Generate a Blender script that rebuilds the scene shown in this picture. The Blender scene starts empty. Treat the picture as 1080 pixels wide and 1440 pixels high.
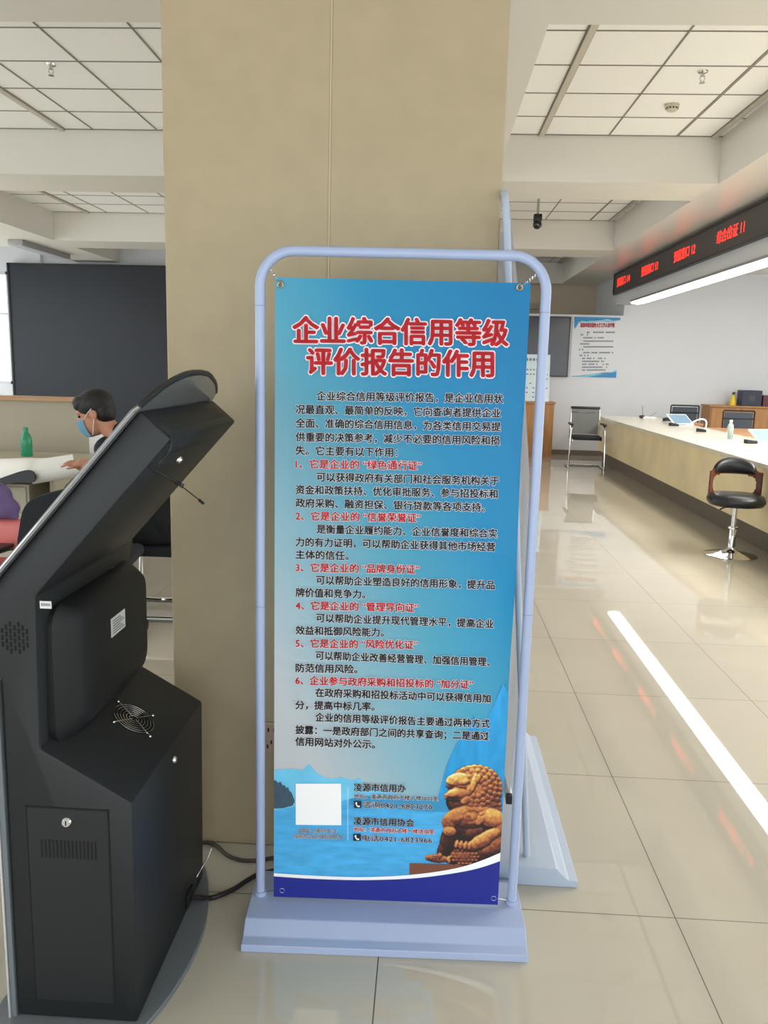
import bpy, bmesh, math, random
import numpy as np
from mathutils import Vector, Matrix
random.seed(7)
PI = math.pi
scene = bpy.context.scene
C = scene.collection

# ------------------------------------------------------------------ camera
F_PX, PITCH, YAW, ROLL, CAM_H = 1171.8, 0.173156, 0.0496504, -0.0251893, 1.46567
cam_d = bpy.data.cameras.new('camera'); cam = bpy.data.objects.new('camera', cam_d); C.objects.link(cam)
scene.camera = cam
def cam_axes():
    cy, sy, cp, sp = math.cos(YAW), math.sin(YAW), math.cos(PITCH), math.sin(PITCH)
    fwd = Vector((-sy * cp, cy * cp, -sp)); right = Vector((cy, sy, 0)); down = fwd.cross(right)
    cr, sr = math.cos(ROLL), math.sin(ROLL)
    return cr * right + sr * down, -sr * right + cr * down, fwd
RX, DN, FW = cam_axes()
cam.matrix_world = Matrix(((RX.x, -DN.x, -FW.x, 0), (RX.y, -DN.y, -FW.y, 0), (RX.z, -DN.z, -FW.z, CAM_H), (0, 0, 0, 1)))
cam_d.sensor_fit = 'HORIZONTAL'; cam_d.sensor_width = 36.0; cam_d.lens = F_PX / 1080 * 36.0
cam_d.clip_start = 0.05; cam_d.clip_end = 100
def ray(px, py):
    return Vector((0, 0, CAM_H)), RX * ((px - 540) / F_PX) + DN * ((py - 720) / F_PX) + FW

# ------------------------------------------------------------------ light
VS = scene.view_settings
VS.view_transform = 'Standard'; VS.look = 'None'; VS.gamma = 1.0; VS.use_curve_mapping = False
VS.exposure = 0.33
w = bpy.data.worlds.new('daylight'); scene.world = w; w.use_nodes = True
bg = w.node_tree.nodes['Background']; bg.inputs[0].default_value = (0.93, 0.98, 1.0, 1); bg.inputs[1].default_value = 2.2
def area(name, loc, sx, sy, power, col=(1, 0.985, 0.96)):
    l = bpy.data.lights.new(name, 'AREA'); l.shape = 'RECTANGLE'; l.size = sx; l.size_y = sy; l.energy = power; l.color = col
    o = bpy.data.objects.new(name, l); C.objects.link(o); o.location = loc
    return o
area('added_fill_light', (-0.2, 15.0, 3.52), 1.8, 0.6, 55)  # unseen area lights added to brighten the hall, counter and far wall
area('added_fill_light', (4.9, 7.6, 3.10), 0.6, 1.6, 130)
area('added_fill_light', (4.6, 5.2, 3.10), 1.4, 2.4, 230)
area('added_fill_light', (-6.9, 5.5, 3.52), 1.2, 3.0, 130)
area('added_fill_light', (-7.2, 10.5, 3.52), 1.0, 3.0, 120)
area('added_fill_light', (6.0, 8.5, 3.10), 1.2, 4.0, 20)
area('added_fill_light', (6.6, 12.0, 3.10), 1.0, 3.0, 12)

# ------------------------------------------------------------------ materials
def lin(c):
    return tuple(((x / 255) / 12.92 if x / 255 <= 0.04045 else (((x / 255) + 0.055) / 1.055) ** 2.4) for x in c)
def pm(name, rgb, rough=0.5, metal=0.0, noise=0.0, scale=20.0, bump=0.0, spec=0.5, coat=0.0, stretch=None, emit=None, alpha=None, trans=0.0):
    m = bpy.data.materials.new(name); m.use_nodes = True
    nt = m.node_tree; b = nt.nodes['Principled BSDF']
    c = lin(rgb)
    b.inputs['Base Color'].default_value = (*c, 1); b.inputs['Roughness'].default_value = rough; b.inputs['Metallic'].default_value = metal
    b.inputs['Specular IOR Level'].default_value = spec; b.inputs['Coat Weight'].default_value = coat
    if coat: b.inputs['Coat Roughness'].default_value = 0.06
    if trans: b.inputs['Transmission Weight'].default_value = trans
    if emit: b.inputs['Emission Color'].default_value = (*lin(rgb), 1); b.inputs['Emission Strength'].default_value = emit
    if noise or bump:
        tc = nt.nodes.new('ShaderNodeTexCoord'); n = nt.nodes.new('ShaderNodeTexNoise'); n.inputs['Scale'].default_value = scale
        n.inputs['Detail'].default_value = 4
        if stretch:
            mp = nt.nodes.new('ShaderNodeMapping'); mp.inputs['Scale'].default_value = stretch
            nt.links.new(tc.outputs['Object'], mp.inputs['Vector']); nt.links.new(mp.outputs['Vector'], n.inputs['Vector'])
        else: nt.links.new(tc.outputs['Object'], n.inputs['Vector'])
        if noise:
            r = nt.nodes.new('ShaderNodeValToRGB')
            r.color_ramp.elements[0].position = 0.3; r.color_ramp.elements[1].position = 0.7
            r.color_ramp.elements[0].color = (*[x * (1 - noise) for x in c], 1); r.color_ramp.elements[1].color = (*[min(1, x * (1 + noise)) for x in c], 1)
            nt.links.new(n.outputs['Fac'], r.inputs['Fac']); nt.links.new(r.outputs['Color'], b.inputs['Base Color'])
        if bump:
            bp = nt.nodes.new('ShaderNodeBump'); bp.inputs['Strength'].default_value = bump; bp.inputs['Distance'].default_value = 0.01
            nt.links.new(n.outputs['Fac'], bp.inputs['Height']); nt.links.new(bp.outputs['Normal'], b.inputs['Normal'])
    return m
M = {}
def floor_mat():
    m = bpy.data.materials.new('polished_tile'); m.use_nodes = True; nt = m.node_tree; b = nt.nodes['Principled BSDF']
    L = nt.links.new; N = nt.nodes.new
    tc = N('ShaderNodeTexCoord'); mp = N('ShaderNodeMapping'); mp.inputs['Location'].default_value = (-0.721, -5.2946, 0)
    L(tc.outputs['Object'], mp.inputs['Vector'])
    br = N('ShaderNodeTexBrick'); br.offset = 0; br.squash = 1; br.inputs['Scale'].default_value = 1
    br.inputs['Brick Width'].default_value = 0.8; br.inputs['Row Height'].default_value = 0.8
    br.inputs['Mortar Size'].default_value = 0.0016; br.inputs['Mortar Smooth'].default_value = 0.1
    br.inputs['Color1'].default_value = (*lin((189, 182, 166)), 1); br.inputs['Color2'].default_value = (*lin((186, 179, 163)), 1)
    br.inputs['Mortar'].default_value = (*lin((80, 66, 50)), 1)
    L(mp.outputs['Vector'], br.inputs['Vector'])
    n = N('ShaderNodeTexNoise'); n.inputs['Scale'].default_value = 3.0; n.inputs['Detail'].default_value = 6
    L(tc.outputs['Object'], n.inputs['Vector'])
    mx = N('ShaderNodeMix'); mx.data_type = 'RGBA'; mx.blend_type = 'MULTIPLY'; mx.inputs[0].default_value = 0.10
    L(br.outputs['Color'], mx.inputs[6]); L(n.outputs['Fac'], mx.inputs[7])
    L(mx.outputs[2], b.inputs['Base Color'])
    b.inputs['Roughness'].default_value = 0.02; b.inputs['Specular IOR Level'].default_value = 0.78
    mr = N('ShaderNodeMath'); mr.operation = 'MULTIPLY_ADD'; mr.inputs[1].default_value = 0.5; mr.inputs[2].default_value = 0.022
    L(br.outputs['Fac'], mr.inputs[0]); L(mr.outputs[0], b.inputs['Roughness'])
    return m
M['floor'] = floor_mat()
M['ceiling'] = pm('ceiling_tile', (243, 243, 241), 0.9, noise=0.02, scale=60)
M['beam'] = pm('beam_paint', (219, 216, 208), 0.65, noise=0.01, scale=3)
M['soffit'] = pm('soffit_paint', (224, 221, 214), 0.29, noise=0.01, scale=3)
M['grid'] = pm('grid_bar', (132, 128, 120), 0.6)
M['slot'] = pm('slot_bar', (196, 190, 178), 0.5)
M['pillar'] = pm('beige_panel', (168, 152, 122), 0.6, noise=0.035, scale=14, bump=0.02)
M['seam'] = pm('pale_seam', (186, 171, 142), 0.5)
M['wall_white'] = pm('white_wall', (211, 213, 216), 0.6, noise=0.01, scale=4)
M['wall_warm'] = pm('warm_wall', (212, 198, 174), 0.7, noise=0.01, scale=4)
M['dark_panel'] = pm('dark_board', (50, 54, 60), 0.6, noise=0.04, scale=2, spec=0.25)
M['dark_glass'] = pm('dark_screen', (60, 62, 68), 0.16, noise=0.05, scale=2)
M['lav'] = pm('lavender_paint', (160, 174, 206), 0.35, noise=0.015, scale=8, coat=0.2)
M['lav2'] = pm('pale_paint', (172, 184, 202), 0.35, noise=0.015, scale=8, coat=0.2)
M['lav_dark'] = pm('lavender_seam', (138, 146, 172), 0.4)
M['white_vinyl'] = pm('white_vinyl', (222, 224, 228), 0.4)
M['steel'] = pm('steel', (200, 200, 200), 0.25, 1.0)
M['chrome'] = pm('chrome', (215, 215, 215), 0.08, 1.0)
M['brass'] = pm('eyelet', (170, 150, 120), 0.3, 1.0)
M['kiosk'] = pm('charcoal_metal', (26, 29, 31), 0.48, noise=0.04, scale=220, bump=0.03, spec=0.4)
M['kiosk_dark'] = pm('dark_metal', (22, 24, 25), 0.5, spec=0.4, noise=0.04, scale=220)
M['kiosk_base'] = pm('base_plate', (104, 110, 114), 0.35, noise=0.03, scale=90)
M['glass_panel'] = pm('grey_panel', (112, 116, 118), 0.16)
M['black'] = pm('black_plastic', (18, 18, 19), 0.4)
M['hole'] = pm('vent_hole', (9, 9, 10), 0.9)
M['silver'] = pm('silver_trim', (225, 226, 228), 0.22, 0.6)
M['sticker'] = pm('sticker', (205, 207, 205), 0.5)
M['print_grey'] = pm('grey_print', (110, 112, 112), 0.6)
M['leather'] = pm('black_leather', (24, 25, 28), 0.33, noise=0.1, scale=60, bump=0.04)
M['fabric'] = pm('black_fabric', (26, 30, 36), 0.85, noise=0.2, scale=80, bump=0.1)
M['mesh_grey'] = pm('grey_mesh', (112, 114, 110), 0.6, noise=0.1, scale=150)
M['mesh_dark'] = pm('dark_mesh', (60, 68, 78), 0.6, noise=0.1, scale=150)
M['redwood'] = pm('red_wood', (96, 46, 28), 0.32, noise=0.25, scale=9, stretch=(1, 1, 6))
M['wood'] = pm('oak_veneer', (172, 122, 70), 0.45, noise=0.14, scale=7, stretch=(3, 3, 0.4))
M['wood_light'] = pm('orange_wood', (196, 142, 98), 0.4, noise=0.12, scale=7, stretch=(3, 0.4, 3))
M['wood_cap'] = pm('wood_cap', (186, 146, 106), 0.45, noise=0.1, scale=8, stretch=(0.4, 3, 3))
M['counter_front'] = pm('travertine', (246, 226, 180), 0.35, noise=0.10, scale=2.2)
M['counter_top'] = pm('pale_stone', (226, 219, 200), 0.22, noise=0.03, scale=5)
M['toe'] = pm('toe_kick', (110, 100, 86), 0.4)
M['panel_beige'] = pm('beige_partition', (176, 169, 148), 0.6, noise=0.02, scale=6)
M['paper'] = pm('paper', (232, 232, 226), 0.5)
M['ink'] = pm('dark_sheet', (26, 34, 38), 0.4)
M['skin'] = pm('skin', (198, 140, 112), 0.55, noise=0.05, scale=30)
M['hair'] = pm('black_hair', (14, 13, 14), 0.55, noise=0.3, scale=120, bump=0.25)
M['mask'] = pm('mask_blue', (156, 214, 240), 0.7, noise=0.03, scale=40)
M['jacket'] = pm('black_jacket', (22, 24, 30), 0.85, noise=0.15, scale=40, bump=0.08)
M['green'] = pm('green_plastic', (40, 150, 108), 0.25, noise=0.05, scale=20)
M['clear'] = pm('clear_plastic', (205, 225, 220), 0.1, trans=0.75)
M['purple'] = pm('purple_cloth', (112, 94, 140), 0.8, noise=0.1, scale=15, bump=0.1)
M['pink'] = pm('pink_vinyl', (226, 124, 120), 0.45, noise=0.06, scale=8)
M['ped'] = pm('cream_metal', (196, 190, 172), 0.5)
M['maroon'] = pm('maroon', (92, 44, 52), 0.5)
M['navy'] = pm('navy', (36, 42, 62), 0.45)
M['yellow'] = pm('yellow_plastic', (222, 190, 40), 0.35)
M['tablet'] = pm('tablet_screen', (130, 160, 185), 0.15)
M['white_plastic'] = pm('white_plastic', (235, 236, 236), 0.35)
M['socket'] = pm('socket_plate', (176, 148, 128), 0.4)
M['led_body'] = pm('led_board', (62, 58, 60), 0.4, noise=0.08, scale=30)
M['led_red'] = pm('led_red', (255, 40, 30), 0.5, emit=3.0)
M['tube'] = pm('lamp_diffuser', (255, 253, 250), 0.5, emit=8.5)
M['fix_grey'] = pm('lamp_housing', (150, 150, 152), 0.4)
M['frame_grey'] = pm('window_frame', (196, 200, 204), 0.4)
M['cable'] = pm('cable', (70, 58, 56), 0.5)
M['cable_black'] = pm('black_cable', (30, 24, 26), 0.45)
# printed inks
M['p_red'] = pm('red_ink', (226, 22, 40), 0.45); M['p_white'] = pm('white_ink', (246, 246, 248), 0.45)
M['p_black'] = pm('black_ink', (20, 22, 30), 0.45); M['p_blue'] = pm('royal_ink', (22, 34, 136), 0.45, noise=0.03, scale=5)
M['p_mount'] = pm('mountain_ink', (34, 150, 212), 0.45, noise=0.16, scale=14, stretch=(3, 3, 0.8))
M['p_far'] = pm('far_hill_ink', (106, 194, 232), 0.45, noise=0.1, scale=12)
M['p_hill'] = pm('hill_ink', (52, 142, 192), 0.45, noise=0.08, scale=14)
M['p_tree'] = pm('tree_ink', (52, 78, 96), 0.45, noise=0.2, scale=60)
M['p_water'] = pm('water_ink', (70, 168, 224), 0.45, noise=0.17, scale=36, stretch=(0.5, 1, 1.9))
M['p_plinth'] = pm('plinth_ink', (120, 72, 52), 0.45, noise=0.1, scale=20)
M['p_grey'] = pm('text_grey', (118, 124, 134), 0.6)
M['p_teal'] = pm('poster_blue', (44, 132, 190), 0.45, noise=0.1, scale=4); M['p_cyan'] = pm('poster_cyan', (110, 198, 226), 0.45)
M['p_textred'] = pm('poster_red', (226, 60, 84), 0.5)
M['board_white'] = pm('acrylic', (214, 232, 236), 0.2)
def sky_print():
    m = bpy.data.materials.new('sky_print'); m.use_nodes = True; nt = m.node_tree; b = nt.nodes['Principled BSDF']
    L = nt.links.new; N = nt.nodes.new
    at_ = N('ShaderNodeUVMap'); at_.uv_map = 'print'
    sx = N('ShaderNodeSeparateXYZ'); L(at_.outputs['UV'], sx.inputs[0])
    a = N('ShaderNodeMath'); a.operation = 'MULTIPLY'; a.inputs[1].default_value = 0.42; L(sx.outputs['X'], a.inputs[0])
    c = N('ShaderNodeMath'); c.operation = 'MULTIPLY_ADD'; c.inputs[1].default_value = 0.58; L(sx.outputs['Y'], c.inputs[0]); L(a.outputs[0], c.inputs[2])
    r = N('ShaderNodeValToRGB'); e = r.color_ramp.elements
    stops = [(0.05, (243, 245, 250)), (0.22, (232, 240, 248)), (0.36, (182, 225, 242)), (0.54, (106, 198, 228)), (0.72, (38, 168, 220)), (0.95, (12, 148, 210))]
    e[0].position, e[0].color = stops[0][0], (*lin(stops[0][1]), 1); e[1].position, e[1].color = stops[-1][0], (*lin(stops[-1][1]), 1)
    for p, col in stops[1:-1]:
        k = e.new(p); k.color = (*lin(col), 1)
    L(c.outputs[0], r.inputs['Fac']); L(r.outputs['Color'], b.inputs['Base Color'])
    b.inputs['Roughness'].default_value = 0.38
    return m
M['sky_print'] = sky_print()
def vcol_mat():
    m = bpy.data.materials.new('statue_print'); m.use_nodes = True; nt = m.node_tree; b = nt.nodes['Principled BSDF']
    a = nt.nodes.new('ShaderNodeVertexColor'); a.layer_name = 'ink'; nt.links.new(a.outputs['Color'], b.inputs['Base Color']); b.inputs['Roughness'].default_value = 0.42
    return m
M['statue_print'] = vcol_mat()

# ------------------------------------------------------------------ helpers
def root(name, label, cat, loc=(0, 0, 0), rz=0.0, group=None):
    o = bpy.data.objects.new(name, None); C.objects.link(o); o.location = loc; o.rotation_euler = (0, 0, rz); o.empty_display_size = 0.1
    o['label'] = label; o['category'] = cat
    if group: o['group'] = group
    return o
def tag(o, label, cat, group=None):
    o['label'] = label; o['category'] = cat
    if group: o['group'] = group
    return o
class MB:
    def __init__(s): s.bm = bmesh.new()
    def _xf(s, vs, mtx):
        if mtx is not None: bmesh.ops.transform(s.bm, matrix=mtx, verts=vs)
    def box(s, x0, x1, y0, y1, z0, z1, bev=0.0, seg=2, mtx=None):
        r = bmesh.ops.create_cube(s.bm, size=1.0)
        vs = r['verts']
        for v in vs:
            v.co = Vector((x0 if v.co.x < 0 else x1, y0 if v.co.y < 0 else y1, z0 if v.co.z < 0 else z1))
        if bev:
            es = list({e for v in vs for e in v.link_edges})
            g = bmesh.ops.bevel(s.bm, geom=es, offset=bev, segments=seg, profile=0.5, affect='EDGES')
            vs = list({v for f in g['faces'] for v in f.verts} | {v for v in vs if v.is_valid})
        s._xf(vs, mtx); return s
    def prism(s, pts, y0, y1, axis='y', bev=0.0, seg=2, mtx=None):
        """closed outline extruded along an axis: y -> pts are (x,z); x -> (y,z); z -> (x,y)"""
        def P(a, b, t):
            return (a, t, b) if axis == 'y' else ((t, a, b) if axis == 'x' else (a, b, t))
        va = [s.bm.verts.new(P(a, b, y0)) for a, b in pts]; vb = [s.bm.verts.new(P(a, b, y1)) for a, b in pts]
        n = len(pts); fs = [s.bm.faces.new(va), s.bm.faces.new(vb[::-1])]
        for i in range(n): fs.append(s.bm.faces.new((va[(i + 1) % n], va[i], vb[i], vb[(i + 1) % n])))
        bmesh.ops.recalc_face_normals(s.bm, faces=fs)
        vs = va + vb
        if bev:
            es = list({e for v in vs for e in v.link_edges})
            g = bmesh.ops.bevel(s.bm, geom=es, offset=bev, segments=seg, profile=0.5, affect='EDGES')
            vs = list({v for f in g['faces'] for v in f.verts} | {v for v in vs if v.is_valid})
        s._xf(vs, mtx); return s
    def tube(s, path, r, n=10, caps=True, mtx=None):
        path = [Vector(p) for p in path]; rs = r if isinstance(r, (list, tuple)) else [r] * len(path)
        rings = []; up = None
        for i, p in enumerate(path):
            if i == 0: t = path[1] - p
            elif i == len(path) - 1: t = p - path[i - 1]
            else: t = (path[i + 1] - p).normalized() + (p - path[i - 1]).normalized()
            t.normalize()
            if up is None:
                up = Vector((0, 0, 1)) if abs(t.z) < 0.9 else Vector((1, 0, 0))
            a = t.cross(up).normalized(); up = a.cross(t).normalized()
            rings.append([s.bm.verts.new(p + (a * math.cos(2 * PI * k / n) + up * math.sin(2 * PI * k / n)) * rs[i]) for k in range(n)])
        fs = []
        for i in range(len(rings) - 1):
            for k in range(n):
                fs.append(s.bm.faces.new((rings[i][k], rings[i][(k + 1) % n], rings[i + 1][(k + 1) % n], rings[i + 1][k])))
        if caps: fs += [s.bm.faces.new(rings[0][::-1]), s.bm.faces.new(rings[-1])]
        bmesh.ops.recalc_face_normals(s.bm, faces=fs)
        s._xf([v for rg in rings for v in rg], mtx); return s
    def lathe(s, prof, cx=0, cy=0, cz=0, n=28, mtx=None):
        rings = []
        for r, z in prof:
            if r < 1e-5: rings.append([s.bm.verts.new((cx, cy, cz + z))])
            else: rings.append([s.bm.verts.new((cx + r * math.cos(2 * PI * k / n), cy + r * math.sin(2 * PI * k / n), cz + z)) for k in range(n)])
        fs = []
        for a, b in zip(rings, rings[1:]):
            for k in range(n):
                q = [a[k % len(a)], a[(k + 1) % len(a)], b[(k + 1) % len(b)], b[k % len(b)]]
                u = []
                for v in q:
                    if v not in u: u.append(v)
                if len(u) >= 3: fs.append(s.bm.faces.new(u))
        for rg, fl in ((rings[0], True), (rings[-1], False)):
            if len(rg) > 1: fs.append(s.bm.faces.new(rg[::-1] if fl else rg))
        bmesh.ops.recalc_face_normals(s.bm, faces=fs)
        s._xf([v for rg in rings for v in rg], mtx); return s
    def ell(s, c, r, rot=None, u=16, v=10):
        m = Matrix.Translation(c) @ (rot.to_4x4() if rot is not None else Matrix()) @ Matrix.Diagonal((*r, 1))
        bmesh.ops.create_uvsphere(s.bm, u_segments=u, v_segments=v, radius=1.0, matrix=m); return s
    def cone(s, a, b, ra, rb, n=14):
        a, b = Vector(a), Vector(b)
        s.tube([a, b], [ra, rb], n)
        s.ell(a, (ra, ra, ra), u=n, v=8); s.ell(b, (rb, rb, rb), u=n, v=8); return s
    def poly(s, pts):
        s.bm.faces.new([s.bm.verts.new(p) for p in pts]); return s
    def build(s, name, mat, parent=None, smooth=False, world=False, ang=40):
        """world=True: the vertices are in world space, they are moved into the parent's frame"""
        if world and parent is not None:
            bmesh.ops.transform(s.bm, matrix=(Matrix.Translation(parent.location) @ parent.rotation_euler.to_matrix().to_4x4()).inverted(), verts=s.bm.verts)
        me = bpy.data.meshes.new(name); s.bm.to_mesh(me); s.bm.free()
        me.materials.append(mat if not isinstance(mat, str) else M[mat])
        if smooth:
            for p in me.polygons: p.use_smooth = True
            me.set_sharp_from_angle(angle=math.radians(ang))
        o = bpy.data.objects.new(name, me); C.objects.link(o)
        if parent is not None: o.parent = parent
        return o
def struct(o): o['kind'] = 'structure'; return o
def copy_tree(o, parent=None):
    c = o.copy(); C.objects.link(c)
    if parent is not None: c.parent = parent
    for ch in list(o.children): copy_tree(ch, c)
    return c
def bake(o, mods):
    for t, kw in mods:
        m = o.modifiers.new(t.lower(), t)
        for k, v in kw.items(): setattr(m, k, v)
    dg = bpy.context.evaluated_depsgraph_get(); me = bpy.data.meshes.new_from_object(o.evaluated_get(dg))
    o.modifiers.clear(); o.data = me
    for p in me.polygons: p.use_smooth = True
    return o
def text_bm(body, offset=0.0, res=3):
    cu = bpy.data.curves.new('t', 'FONT'); cu.body = body; cu.offset = offset; cu.resolution_u = res
    o = bpy.data.objects.new('t', cu); C.objects.link(o)
    dg = bpy.context.evaluated_depsgraph_get(); me = bpy.data.meshes.new_from_object(o.evaluated_get(dg))
    vs = [v.co.copy() for v in me.vertices]; fs = [list(p.vertices) for p in me.polygons]
    C.objects.unlink(o); bpy.data.objects.remove(o); bpy.data.curves.remove(cu); bpy.data.meshes.remove(me)
    return vs, fs
def put_text(bm, body, f, x0, x1, h0, h1, offset=0.0):
    """writes a line between x0 and x1; the CJK em box (-0.09..0.85) fills h0..h1; f maps (u, v) to a point"""
    vs, fs = text_bm(body, 0.0)
    a, b = min(v.x for v in vs), max(v.x for v in vs)
    for ox, oy in (((-offset, -offset), (offset, offset), (-offset, offset), (offset, -offset)) if offset else ((0, 0),)):
        out = [bm.verts.new(f(x0 + (v.x - a) / (b - a) * (x1 - x0) + ox, h0 + (v.y + 0.09) / 0.94 * (h1 - h0) + oy)) for v in vs]
        for q in fs:
            try: bm.faces.new([out[i] for i in q])
            except ValueError: pass
def ring_of(r, n, sq=1.0): return [(r * math.cos(2 * PI * k / n + 0.3), r * sq * math.sin(2 * PI * k / n + 0.3)) for k in range(n)]
def print_line(name, body, xa, ya, xb, yb, half, bold, rim, ink, parent, n0=10):
    """one printed line of lettering on the banner: white rim copies under ink copies; all in banner space"""
    vs, fs = text_bm(body, 0.0, 2)
    P = np.array([(v.x, v.y) for v in vs]); a, b = P[:, 0].min(), P[:, 0].max()
    u = xa + (P[:, 0] - a) / (b - a) * (xb - xa); v = -half + (P[:, 1] + 0.09) / 0.94 * 2 * half
    X_, F_, mi = [], [], []; base = 0
    ups = [(o, n0, 0) for o in ring_of(rim, 8)] + [(o, n0 + 1, 1) for o in ([(0, 0)] if not bold else [(0, 0)] + ring_of(bold, 6, 0.8))]
    for (ox, oy), ly, k in ups:
        px = u + ox; py = ya + (yb - ya) * (px - xa) / (xb - xa) - v - oy
        X_.append(BPn(px, py, layer(ly))); F_ += [[i + base for i in q] for q in fs]; mi += [k] * len(fs); base += len(vs)
    me = bpy.data.meshes.new(name); me.from_pydata(np.concatenate(X_).tolist(), [], F_)
    me.materials.append(M['p_white']); me.materials.append(M[ink]); me.polygons.foreach_set('material_index', mi); me.update()
    o = bpy.data.objects.new(name, me); C.objects.link(o); o.parent = parent
    return o
def catmull(pts, n=8, closed=False):
    P = [Vector(p) for p in pts]; out = []
    N = len(P); rng = range(N if closed else N - 1)
    for i in rng:
        p0 = P[(i - 1) % N] if closed or i > 0 else P[0]; p1 = P[i]; p2 = P[(i + 1) % N]; p3 = P[(i + 2) % N] if closed or i + 2 < N else P[-1]
        for k in range(n):
            t = k / n
            out.append(0.5 * ((2 * p1) + (-p0 + p2) * t + (2 * p0 - 5 * p1 + 4 * p2 - p3) * t * t + (-p0 + 3 * p1 - 3 * p2 + p3) * t ** 3))
    if not closed: out.append(P[-1])
    return out

# ================================================================== SETTING
Z_C, Z_B = 3.55, 3.15
struct(MB().box(-8.5, 8.2, -1.6, 17.6, -0.1, 0.0).build('floor', 'floor'))
struct(MB().box(-8.5, 8.2, -1.6, 17.6, Z_C, Z_C + 0.1).build('ceiling', 'ceiling'))
# cross beams and long beams, all with their underside at 3.15
bm = MB()
for a, b in ((-0.6, 0.2), (3.73, 4.51), (8.02, 8.80), (12.34, 13.12), (17.05, 17.5)):
    for x0, x1 in ((-8.3, -6.3), (-5.52, -1.09), (0.53, 2.53)):
        bm.box(x0, x1, a, b, Z_B, Z_C)
struct(bm.build('beam_cross', 'beam'))
struct(MB().box(-6.3, -5.52, -1.6, 17.5, Z_B, Z_C).build('beam_left', 'beam'))
struct(MB().box(-1.09, 0.53, -1.6, 17.5, Z_B, Z_C).build('beam_middle', 'beam'))
struct(MB().box(2.53, 8.1, -1.6, 17.5, Z_B, Z_C).build('beam_right', 'soffit'))
struct(MB().box(3.16, 3.40, 2.0, 14.9, 2.60, Z_B).build('beam_header', 'wall_white'))
# ceiling grid: slim dark joints, pale slots and edge shadow gaps
g = MB(); s_ = MB()
def gx(x, y0, y1, w_=0.011): g.box(x - w_ / 2, x + w_ / 2, y0, y1, Z_C - 0.006, Z_C)
def gy(y, x0, x1, w_=0.010): g.box(x0, x1, y - w_ / 2, y + w_ / 2, Z_C - 0.005, Z_C)
def slot(x, y0, y1):
    s_.box(x - 0.022, x + 0.022, y0, y1, Z_C - 0.02, Z_C); gx(x - 0.026, y0, y1, 0.010); gx(x + 0.026, y0, y1, 0.010)
rows1 = [5.065 + 0.6 * k - 0.0 for k in range(0, 6)]
rows = {0: [y for y in (5.0645, 5.6645, 6.2645, 6.8645, 7.4645)], 1: [9.3, 9.9, 10.5, 11.1, 11.7], 2: [14.0, 14.6, 15.2, 15.8, 16.4]}
spans = {0: (4.51, 8.02), 1: (8.80, 12.34), 2: (13.12, 17.05)}
for k in range(3):
    y0, y1 = spans[k]
    r0, r2, r3 = ((0.93, 1.53, 2.13) if k == 0 else (1.0, 1.55, 2.17)) if k < 2 else (2.25, 2.25, 2.40)
    if k < 2:
        if k == 0: slot(r0, y0, y1)
        gx(r2, y0, y1); gx(r3, y0, y1, 0.022)
    else: gx(1.68, y0, y1); gx(2.26, y0, y1)
    slot(2.455, y0, y1)
    for x in ((-1.966, -2.57, -3.17) if k == 0 else (-3.506, -4.10, -4.71)): gx(x, y0, y1)
    slot(-3.46 if k == 0 else -5.0, y0, y1)
    for y in rows[k]:
        gy(y, 0.53, 2.53); gy(y, -5.52, -1.09)
    gy(y1 - 0.008, 0.53, 2.53, 0.02); gy(y1 - 0.008, -5.52, -1.09, 0.02)
struct(g.build('trim_1', 'grid')); struct(s_.build('trim_2', 'slot'))
# pillar clad in beige boards
p = MB()
p.box(-0.730, 0.170, 2.350, 3.2, 0, Z_B)
p.box(-0.735, -0.2843, 2.335, 2.351, 0.0, Z_B, 0.006, 3); p.box(-0.2837, 0.175, 2.335, 2.351, 0.0, Z_B, 0.006, 3)
struct(MB().box(-0.2860, -0.2820, 2.3352, 2.349, 0.0, Z_B).build('trim_3', 'seam'))
p.box(-0.734, -0.730, 2.354, 3.2, 0.0, Z_B); p.box(0.170, 0.174, 2.354, 3.2, 0.0, Z_B)
struct(p.build('pillar', 'pillar'))
# end walls
struct(MB().box(-4.6, 3.30, 14.85, 15.0, 0, 2.42).build('wall_back', 'wall_white'))
struct(MB().box(-8.3, 3.30, 17.4, 17.55, 0, Z_C).build('wall_far', 'wall_warm'))
struct(MB().box(3.30, 8.1, 14.9, 15.05, 0, Z_B).build('wall_back_right', 'wall_white'))
struct(MB().box(3.30, 3.42, 15.05, 17.4, 0, Z_C).build('wall_side', 'wall_white'))
p = MB()
yr = [-1.6, -1.2, 0.0, 0.4, 4.2, 4.6, 8.4, 8.8, 12.4, 14.9]
p.box(7.95, 8.1, -1.6, 14.9, 0, 0.45); p.box(7.95, 8.1, -1.6, 14.9, 2.95, Z_B)
for a_, b_ in zip(yr[0::2], yr[1::2]): p.box(7.95, 8.1, a_, b_, 0.45, 2.95)
struct(p.build('wall_right', 'wall_white'))
for i, (a_, b_) in enumerate(zip(yr[1::2], yr[2::2])):  # invented window bays in the unseen right wall, opened to light the ceilings
    f = MB()
    for k in range(4): yy = a_ + (b_ - a_) * k / 3; f.box(7.99, 8.06, max(a_, yy - 0.025), min(b_, yy + 0.025), 0.45, 2.95)
    f.box(7.99, 8.06, a_, b_, 0.45, 0.5); f.box(7.99, 8.06, a_, b_, 2.9, 2.95); struct(f.build('window_%d' % (i + 7), 'frame_grey'))
struct(MB().box(0.3, 3.30, 14.835, 14.85, 0, 0.09).build('baseboard_back', 'toe'))
struct(MB().box(-8.45, 8.1, -1.75, -1.6, 2.35, Z_C).build('added_front_lintel', 'wall_white'))  # unseen lintel added to hold front daylight off the pillar top
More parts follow.
